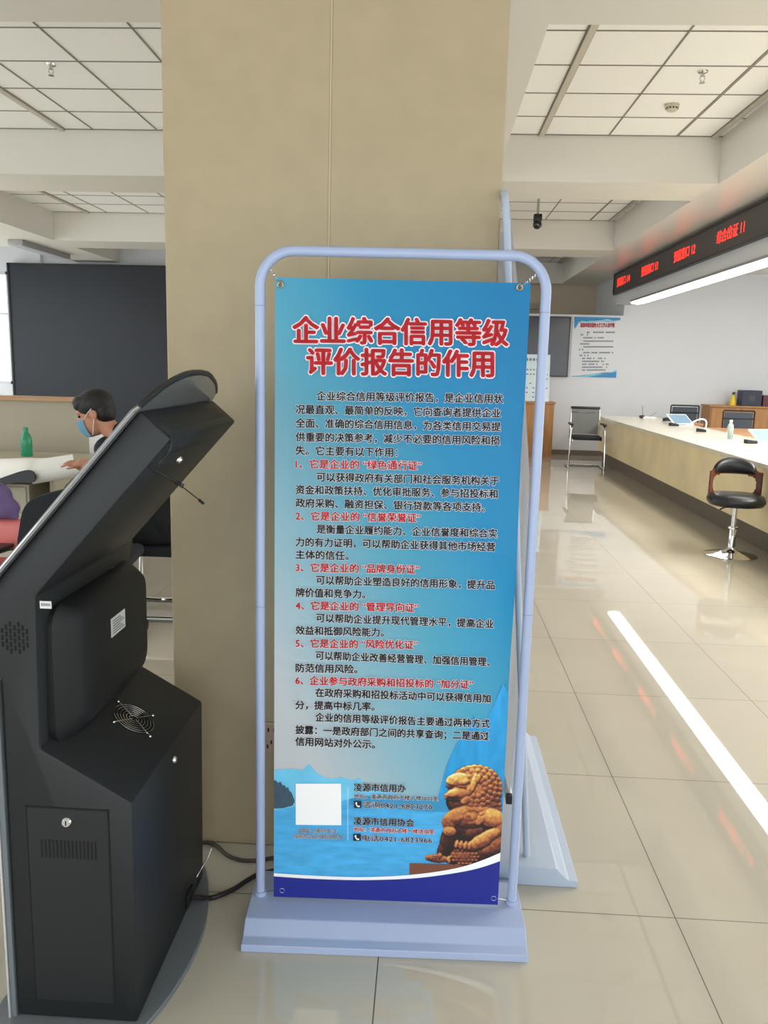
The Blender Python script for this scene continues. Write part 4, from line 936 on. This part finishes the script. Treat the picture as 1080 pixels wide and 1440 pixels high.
MB().box(1.05, 2.13, 14.36, 14.80, 0.0, 0.905).build('carcass', 'wood', t, world=True); MB().box(1.03, 2.15, 14.33, 14.80, 0.905, 0.935).build('top', 'wood', t, world=True)
for x in (1.07, 1.60):
    d = MB().box(x, x + 0.51, 14.342, 14.362, 0.06, 0.89).build('cabinet_door', 'wood', t, world=True)
    child_of(MB().box(x + (0.44 if x < 1.3 else 0.05), x + (0.455 if x < 1.3 else 0.065), 14.325, 14.343, 0.40, 0.52).build('handle', 'steel'), d, t)
t['label'] = 'brown wooden cupboard against the back wall carrying the pale notice board'
t = root('notice_board', 'pale glossy notice board leaning on top of the brown cupboard', 'board', (1.65, 14.6, 0.935))
mt = Matrix.Translation((0, 14.52, 0.938)) @ Matrix.Rotation(math.radians(-9), 4, 'X')
MB().box(1.30, 2.055, 0, 0.012, 0.0, 0.80, mtx=mt).build('panel', 'board_white', t, world=True)
pn = t.children[0]; b = MB()
for k in range(6): b.bm.faces.new([b.bm.verts.new(mt @ Vector(q_)) for q_ in ((1.64 + k * 0.06, -0.002, 0.69), (1.68 + k * 0.06, -0.002, 0.69), (1.68 + k * 0.06, -0.002, 0.735), (1.64 + k * 0.06, -0.002, 0.735))])
for r_ in range(7):
    for k in range(9):
        if rnd.random() > 0.45: b.bm.faces.new([b.bm.verts.new(mt @ Vector((1.55 + k * 0.055 + dx, -0.002, 0.06 + r_ * 0.078 + dz))) for dx, dz in ((0, 0), (0.03, 0), (0.03, 0.022), (0, 0.022))])
child_of(b.build('text_marks', 'p_grey'), pn, t)
t = root('wall_speaker', 'small beige speaker box high on the far wall beside the stand post', 'speaker', (1.95, 17.35, 2.72))
MB().box(1.93, 2.16, 17.22, 17.40, 2.67, 2.80, 0.015).build('speaker_case', 'ped', t, world=True); MB().box(1.95, 2.14, 17.215, 17.225, 2.69, 2.78).build('speaker_front', 'panel_beige', t, world=True)

# ceiling fittings
def sprinkler(x, y, label):
    t = root('fire_sprinkler', label, 'sprinkler', (x, y, Z_C), 0, None)
    MB().lathe([(0, 0), (0.038, 0), (0.034, -0.010), (0.016, -0.016), (0, -0.016)]).build('escutcheon', 'chrome', t, smooth=True)
    b = MB(); b.tube([(0, 0, -0.01), (0, 0, -0.035)], 0.012, 10); b.tube([(-0.014, 0, -0.03), (-0.016, 0, -0.055), (0, 0, -0.075)], 0.003, 6); b.tube([(0.014, 0, -0.03), (0.016, 0, -0.055), (0, 0, -0.075)], 0.003, 6); b.build('sprinkler_body', 'steel', t, smooth=True)
    MB().lathe([(0, -0.074), (0.02, -0.074), (0.02, -0.078), (0, -0.078)]).build('deflector', 'steel', t, smooth=True)
sprinkler(-2.80, 6.33, 'chrome fire sprinkler in the ceiling left of the pillar'); sprinkler(1.835, 6.37, 'chrome fire sprinkler in the ceiling right of the pillar')
t = root('smoke_detector', 'round white smoke detector on the ceiling behind the right sprinkler', 'detector', (1.835, 7.12, Z_C))
MB().lathe([(0, 0), (0.055, 0), (0.055, -0.02), (0.048, -0.024), (0.046, -0.04), (0.03, -0.052), (0, -0.052)]).build('detector_case', 'ped', t, smooth=True)
b = MB()
for k in range(12):
    a = 2 * PI * k / 12; b.box(0.0462, 0.0492, -0.006, 0.006, -0.037, -0.027, mtx=Matrix.Rotation(a, 4, 'Z'))
b.build('vent_gap', 'hole', t)
t = root('security_camera', 'black dome camera hanging from a rod under the ceiling', 'camera', (1.135, 9.7, Z_C))
MB().tube([(0, 0, 0), (0, 0, -0.40)], 0.014, 10).build('rod', 'fix_grey', t); MB().lathe([(0, 0), (0.05, 0), (0.05, -0.012), (0, -0.012)]).build('ceiling_plate', 'fix_grey', t, smooth=True)
MB().box(-0.045, 0.045, -0.045, 0.045, -0.47, -0.39, 0.012).build('housing', 'black', t, smooth=True)
MB().ell((0, 0, -0.50), (0.05, 0.05, 0.05)).build('dome', 'leather', t, smooth=True); MB().ell((0, -0.03, -0.505), (0.02, 0.022, 0.02)).build('lens', 'glass_panel', t, smooth=True)
def lin_fix(x, y0, y1, label):
    t = root('linear_lamp', label, 'light', (x, (y0 + y1) / 2, Z_B), 0, None)
    MB().box(x - 0.11, x + 0.11, y0, y1, Z_B - 0.08, Z_B - 0.001, 0.004).build('housing', 'fix_grey', t, world=True); MB().box(x - 0.095, x + 0.095, y0 + 0.02, y1 - 0.02, Z_B - 0.086, Z_B - 0.079).build('diffuser', 'frame_grey', t, world=True)
lin_fix(-6.08, 12.3, 13.95, 'grey linear lamp, switched off, under the beam above the dark backdrop'); lin_fix(-6.08, 8.0, 11.4, 'grey linear lamp cut by the left picture edge, switched off')

# ================================================================== LEFT BACKGROUND: PARTITION, DESK, PERSON
t = root('partition', 'beige half-height partition with a wooden cap behind the desk', 'partition', (-4.5, 6.38, 0))
MB().box(-6.2, -2.62, 6.34, 6.42, 0, 1.135).build('panel', 'panel_beige', t, world=True); MB().box(-6.2, -2.60, 6.31, 6.45, 1.135, 1.168, 0.003).build('cap', 'wood_cap', t, world=True)
MB().box(-2.62, -2.50, 6.335, 6.425, 0, 1.0).build('end_post', 'white_plastic', t, world=True)
t = root('office_desk', 'grey-topped office desk where the masked person works', 'desk', (-3.2, 5.5, 0))
MB().box(-4.6, -2.36, 5.15, 6.25, 0.715, 0.75, 0.004).build('desktop', 'panel_beige', t, world=True)
MB().box(-2.42, -2.39, 5.2, 6.2, 0, 0.715).build('side_panel', 'panel_beige', t, world=True); MB().box(-4.57, -4.54, 5.2, 6.2, 0, 0.715).build('side_panel', 'panel_beige', t, world=True)
MB().box(-4.54, -2.42, 6.1, 6.13, 0.2, 0.715).build('modesty_panel', 'panel_beige', t, world=True)
t = root('drawer_pedestal', 'cream drawer pedestal with keys in its lock under the desk', 'drawers', (-2.66, 5.2, 0))
MB().box(-3.03, -2.56, 5.20, 5.7, 0.03, 0.655).build('carcass', 'ped', t, world=True)
for z0, z1 in ((0.48, 0.64), (0.26, 0.47), (0.04, 0.25)):
    d = MB().box(-3.015, -2.575, 5.185, 5.202, z0, z1, 0.003).build('drawer', 'ped', t, world=True)
    child_of(MB().box(-2.75, -2.64, 5.165, 5.186, z1 - 0.10, z1 - 0.085, 0.003).build('handle', 'maroon'), d, t)
child_of(MB().lathe([(0, 0.006), (0.010, 0.006), (0.010, 0)], mtx=Matrix.Translation((-2.69, 5.185, 0.605)) @ Matrix.Rotation(PI / 2, 4, 'X')).build('lock', 'hole'), t.children[1], t)
t = root('green_bottle', 'green plastic drink bottle standing on the desk by the partition', 'bottle', (-2.93, 5.95, 0.75))
MB().lathe([(0, 0), (0.038, 0), (0.041, 0.008), (0.038, 0.05), (0.041, 0.085), (0.040, 0.12), (0.030, 0.155), (0.015, 0.18), (0.015, 0.19), (0, 0.19)]).build('bottle_body', 'green', t, smooth=True)
MB().lathe([(0, 0.186), (0.018, 0.186), (0.018, 0.212), (0, 0.212)]).build('cap', 'green', t, smooth=True)
# big curled poster on the desk
t = root('curled_poster', 'large white poster sheet curling over the desk with a dark underside', 'poster', (-2.8, 5.2, 0.75))
b = MB(); R0 = []
far = [AT(-60, 642, 5.6), AT(-20, 645, 5.6), AT(20, 646, 5.55), AT(45, 648, 5.5), AT(70, 649, 5.4), AT(100, 646, 5.25)]
nea = [AT(-60, 690, 5.02), AT(-20, 679, 5.02), AT(12, 668, 5.03), AT(36, 661, 5.04), AT(52, 660, 5.05), AT(104, 651, 5.06)]
for p0, p1 in zip(catmull(far, 4), catmull(nea, 4)): R0.append([b.bm.verts.new(p0.lerp(p1, k / 6) + Vector((0, 0, 0.045 * math.sin(PI * k / 6)))) for k in range(7)])
for r0, r1 in zip(R0, R0[1:]):
    for k in range(6): b.bm.faces.new((r0[k], r1[k], r1[k + 1], r0[k + 1]))
bmesh.ops.recalc_face_normals(b.bm, faces=b.bm.faces[:]); bmesh.ops.solidify(b.bm, geom=b.bm.faces[:], thickness=0.003); b.build('sheet', 'paper', t, smooth=True, world=True, ang=60)
MB().tube([AT(46, 670, 5.02), AT(70, 666, 5.02), AT(110, 659, 5.02)], [0.048, 0.047, 0.052], 20).build('rolled_end', 'paper', t, smooth=True, world=True)
ol = [AT(*p_, 4.95) for p_ in ((-50, 694), (-10, 677), (14, 668), (32, 662), (44, 662), (50, 669), (48, 677), (40, 679), (15, 680), (-50, 700))]
b = MB(); b.prism([(v.x, v.y) for v in catmull([(p_.x, p_.z, 0) for p_ in ol], 4, True)], 4.94, 4.96, 'y'); b.build('dark_underside', 'ink', t, world=True)  # plain dark shape below the sheet's near edge
# pink chair with a purple jacket
t = root('pink_chair', 'pink padded armchair cut by the left edge, purple jacket on its back', 'chair', (-2.25, 3.95, 0), 0)
MB().box(-2.52, -2.015, 4.02, 4.10, 0.49, 0.655, 0.035, 3).build('backrest', 'pink', t, smooth=True, world=True)
MB().box(-2.52, -2.03, 3.55, 4.02, 0.36, 0.47, 0.03, 3).build('seat', 'pink', t, smooth=True, world=True)
MB().box(-2.12, -2.045, 3.60, 3.98, 0.525, 0.548, 0.008).build('armrest', 'black', t, world=True)
b = MB(); b.tube(catmull([(-2.08, 4.04, 0.50), (-2.08, 3.95, 0.518), (-2.08, 3.60, 0.518), (-2.08, 3.56, 0.48), (-2.08, 3.56, 0.05), (-2.08, 3.60, 0.015), (-2.08, 4.1, 0.015)], 5), 0.011, 8); b.build('arm_frame', 'chrome', t, smooth=True, world=True)
b = MB(); b.tube(catmull([(-2.48, 4.04, 0.50), (-2.48, 3.95, 0.518), (-2.48, 3.60, 0.518), (-2.48, 3.56, 0.48), (-2.48, 3.56, 0.05), (-2.48, 3.60, 0.015), (-2.48, 4.1, 0.015)], 5), 0.011, 8); b.build('arm_frame', 'chrome', t, smooth=True, world=True)
b = MB(); b.ell((-2.28, 4.07, 0.735), (0.16, 0.11, 0.105)).ell((-2.19, 4.06, 0.77), (0.10, 0.085, 0.075)).ell((-2.13, 4.05, 0.71), (0.085, 0.07, 0.055)).cone((-2.15, 4.04, 0.715), (-2.055, 4.03, 0.672), 0.05, 0.018).ell((-2.40, 4.07, 0.70), (0.14, 0.10, 0.09))
jk = tag(b.build('purple_jacket', 'purple'), 'crumpled purple jacket lying over the pink chair back', 'jacket'); bake(jk, [('REMESH', dict(mode='VOXEL', voxel_size=0.012)), ('SMOOTH', dict(factor=0.5, iterations=6))])
# black upholstered office chair between pink chair and kiosk
t = root('task_chair', 'black padded task chair with rounded back, seen over the kiosk edge', 'chair', (-1.70, 3.90, 0), 0.12)
MB().prism([(v.x, v.y) for v in catmull([(-0.245, 0.50, 0), (-0.245, 0.68, 0), (-0.20, 0.785, 0), (-0.08, 0.835, 0), (0.08, 0.865, 0), (0.22, 0.87, 0), (0.26, 0.80, 0), (0.25, 0.50, 0), (0.0, 0.47, 0)], 5, True)], -0.05, 0.02, 'y', 0.012, 2).build('backrest', 'fabric', t, smooth=True)
MB().box(-0.24, 0.24, 0.06, 0.44, 0.42, 0.49, 0.03, 3).build('seat', 'fabric', t, smooth=True)
MB().tube([(0, 0.0, 0.55), (0, -0.06, 0.46), (0, 0.1, 0.40)], 0.02, 8).build('back_support', 'black', t); MB().tube([(0, 0.26, 0.07), (0, 0.26, 0.43)], 0.027, 10).build('gas_lift', 'black', t)
b = MB()
for k in range(5): a = 2 * PI * k / 5 + PI; b.tube([(0, 0.26, 0.09), (0.28 * math.cos(a), 0.26 + 0.28 * math.sin(a), 0.06)], [0.024, 0.014], 8)
b.build('star_base', 'black', t)
for k in range(5): a = 2 * PI * k / 5 + PI; MB().tube([(0.28 * math.cos(a) - 0.02, 0.26 + 0.28 * math.sin(a), 0.028), (0.28 * math.cos(a) + 0.02, 0.26 + 0.28 * math.sin(a), 0.028)], 0.028, 10).build('caster', 'black', t)
# the person's chair
PX, PY = -1.46, 4.60
t = root('sled_chair', 'black chair on a chrome tube base carrying the masked person', 'chair', (PX, PY + 0.10, 0))
MB().box(-0.26, 0.22, -0.26, 0.235, 0.385, 0.45, 0.028, 3).build('seat', 'fabric', t, smooth=True)
MB().prism([(0.20, 0.44), (0.25, 0.44), (0.33, 0.93), (0.29, 0.93)], -0.22, 0.22, 'y', 0.012).build('backrest', 'fabric', t, smooth=True)
for sy in (-1, 1):
    MB().tube(catmull([(0.20, sy * 0.20, 0.41), (-0.20, sy * 0.20, 0.40), (-0.26, sy * 0.20, 0.36), (-0.27, sy * 0.20, 0.06), (-0.24, sy * 0.20, 0.015), (0.0, sy * 0.20, 0.015), (0.28, sy * 0.20, 0.015)], 5), 0.0125, 8).build('leg', 'chrome', t, smooth=True)
MB().tube([(0.28, -0.20, 0.015), (0.28, 0.20, 0.015)], 0.0125, 8).build('rear_bar', 'chrome', t, smooth=True)

pr = root('person', 'seated person in black jacket and blue face mask leaning over the desk', 'person', (PX, PY, 0))
HC = Vector((-1.862, 4.60, 1.160))            # head centre
Rh = Matrix.Rotation(math.radians(-16), 3, 'Y')   # nods forward, looking towards -x and down
def hp(x, y, z): return HC + Rh @ Vector((x, y, z))
hip, chest, neck = Vector((-1.46, 4.60, 0.56)), Vector((-1.68, 4.60, 0.87)), Vector((-1.715, 4.60, 1.005))
b = MB()
b.ell(hp(0.008, 0, 0.035), (0.096, 0.076, 0.092), Rh, 24, 16).ell(hp(-0.022, 0, -0.035), (0.070, 0.062, 0.082), Rh, 20, 14).ell(hp(-0.052, 0, -0.088), (0.040, 0.036, 0.030), Rh)   # skull, face, chin
b.cone(hp(-0.088, 0, 0.012), hp(-0.106, 0, -0.028), 0.012, 0.016).ell(hp(-0.076, 0, 0.030), (0.022, 0.052, 0.013), Rh)                                                              # nose, brow
b.ell(hp(-0.082, 0, -0.062), (0.018, 0.028, 0.012), Rh)                                                                                                                         # mouth
for sy in (-1, 1): b.ell(hp(0.018, sy * 0.076, -0.002), (0.022, 0.011, 0.033), Rh)                                                                                                # ears
b.cone(hp(0.035, 0, -0.05), neck, 0.052, 0.056).cone(neck, chest, 0.06, 0.12).ell(chest, (0.125, 0.17, 0.16)).cone(chest, hip, 0.125, 0.14).ell(hip, (0.15, 0.17, 0.13))
arm = {}
for sy, hd in ((-1, Vector((-1.985, 4.66, 0.86))), (1, Vector((-2.06, 4.86, 0.85)))):
    sh = chest + Vector((-0.03, sy * 0.185, 0.08)); el = sh + Vector((-0.20, sy * 0.03, -0.20)); wr = hd + Vector((0.09, -0.02, 0.0))
    arm[sy] = (sh, el, wr, hd); b.cone(sh, el, 0.052, 0.043).cone(el, wr, 0.042, 0.027).cone(wr, hd, 0.026, 0.030)
    b.ell(hd, (0.045, 0.038, 0.017), Matrix.Rotation(0.15, 3, 'Y'))
    for k, (ln, oy) in enumerate(((0.058, -0.030), (0.068, -0.010), (0.064, 0.011), (0.050, 0.030))):
        p0 = hd + Vector((-0.032, oy, 0.002)); p1 = p0 + Vector((-ln * 0.6, oy * 0.15, 0.006)); p2 = p1 + Vector((-ln * 0.5, 0, -0.016)); b.cone(p0, p1, 0.0088, 0.008, 8).cone(p1, p2, 0.008, 0.0068, 8)
    p0 = hd + Vector((0.005, -0.036, 0)); p1 = p0 + Vector((-0.030, -0.022, -0.004)); p2 = p1 + Vector((-0.028, 0.004, -0.010)); b.cone(p0, p1, 0.0105, 0.009, 8).cone(p1, p2, 0.009, 0.0075, 8)
legs = {}
for sy in (-1, 1):
    h0 = hip + Vector((-0.03, sy * 0.09, -0.02)); kn = Vector((-1.86, 4.60 + sy * 0.12, 0.52)); an = Vector((-1.82, 4.60 + sy * 0.12, 0.10)); to = an + Vector((-0.17, 0, -0.06))
    legs[sy] = (h0, kn, an, to); b.cone(h0, kn, 0.085, 0.058).cone(kn, an, 0.056, 0.038).cone(an + Vector((0.02, 0, -0.045)), to, 0.038, 0.028)
bd = b.build('body', 'skin', pr, world=True); bake(bd, [('REMESH', dict(mode='VOXEL', voxel_size=0.0065)), ('SMOOTH', dict(factor=0.5, iterations=3))])
# clothes
b = MB(); b.cone(neck + Vector((0.035, 0, 0.01)), chest, 0.080, 0.15).ell(chest + Vector((-0.02, 0, 0.0)), (0.16, 0.19, 0.18)).ell((-1.692, 4.60, 1.055), (0.078, 0.088, 0.060), Matrix.Rotation(0.6, 3, 'Y')).ell((-1.765, 4.60, 0.965), (0.105, 0.12, 0.085)).cone(chest, hip, 0.145, 0.16).ell(hip, (0.17, 0.185, 0.14))
for sy in (-1, 1):
    sh, el, wr, hd = arm[sy]; b.cone(sh, el, 0.066, 0.056).cone(el, wr + (el - wr) * 0.12, 0.056, 0.040)
jt = b.build('jacket', 'jacket', pr, world=True); bake(jt, [('REMESH', dict(mode='VOXEL', voxel_size=0.011)), ('SMOOTH', dict(factor=0.5, iterations=4))])
b = MB()
for sy in (-1, 1):
    h0, kn, an, to = legs[sy]; b.cone(h0, kn, 0.098, 0.072).cone(kn, an + Vector((0, 0, 0.02)), 0.070, 0.052)
b.ell(hip + Vector((0, 0, -0.02)), (0.16, 0.18, 0.12)); tj = b.build('trousers', 'fabric', pr, world=True); bake(tj, [('REMESH', dict(mode='VOXEL', voxel_size=0.011)), ('SMOOTH', dict(factor=0.5, iterations=4))])
for sy in (-1, 1):
    h0, kn, an, to = legs[sy]; b = MB(); b.cone(an + Vector((0.03, 0, -0.05)), to, 0.046, 0.036).box(an.x - 0.20, an.x + 0.07, an.y - 0.042, an.y + 0.042, 0.0, 0.03, 0.012)
    b.build('shoe', 'leather', pr, smooth=True, world=True)
b = MB(); b.ell(hp(0.018, 0, 0.052), (0.106, 0.087, 0.090), Rh, 24, 16).ell(hp(0.060, 0, 0.005), (0.062, 0.078, 0.078), Rh).ell(hp(-0.045, 0, 0.088), (0.060, 0.066, 0.038), Rh).ell(hp(-0.066, 0, 0.066), (0.036, 0.062, 0.030), Rh).ell(hp(-0.030, 0, 0.075), (0.07, 0.074, 0.05), Rh)
for sy in (-1, 1): b.ell(hp(0.012, sy * 0.068, 0.050), (0.040, 0.016, 0.032), Rh)
hr = b.build('hair', 'hair', pr, world=True); bake(hr, [('REMESH', dict(mode='VOXEL', voxel_size=0.006)), ('SMOOTH', dict(factor=0.5, iterations=3))])
# face mask: pleated shell over nose, mouth and chin, with ear loops
b = MB(); rr = []
for i in range(11):
    v = i / 10; zz = -0.012 - 0.100 * v; row = []; bul = 0.116 - 0.042 * v ** 2.2 + 0.0022 * (i % 2) - 0.012 * (1 - v) ** 3
    for k in range(13):
        a = -1.25 + 2.5 * k / 12; row.append(b.bm.verts.new(hp(-(bul * math.cos(a) ** 0.75 if abs(a) < 1.5 else 0) - 0.006, 0.069 * math.sin(a) * (1 - 0.18 * v), zz)))
    rr.append(row)
for r0, r1 in zip(rr, rr[1:]):
    for k in range(12): b.bm.faces.new((r0[k], r0[k + 1], r1[k + 1], r1[k]))
bmesh.ops.solidify(b.bm, geom=b.bm.faces[:], thickness=0.003); mk = b.build('face_mask', 'mask', pr, smooth=True, world=True, ang=60)
b = MB()
for sy in (-1, 1):
    b.tube([hp(-0.042, sy * 0.069, -0.014), hp(-0.01, sy * 0.080, 0.012), hp(0.022, sy * 0.086, 0.030)], 0.0022, 6); b.tube([hp(-0.024, sy * 0.060, -0.108), hp(0.0, sy * 0.074, -0.06), hp(0.020, sy * 0.084, -0.026)], 0.0022, 6)
child_of(b.build('ear_loop', 'white_plastic', None, smooth=True), mk, pr)
b = MB()
for sy in (-1, 1): b.ell(hp(-0.080, sy * 0.030, 0.008), (0.006, 0.015, 0.007), Rh, 10, 8)
b.build('eye', 'hair', pr, smooth=True, world=True)
bpy.context.view_layer.update()
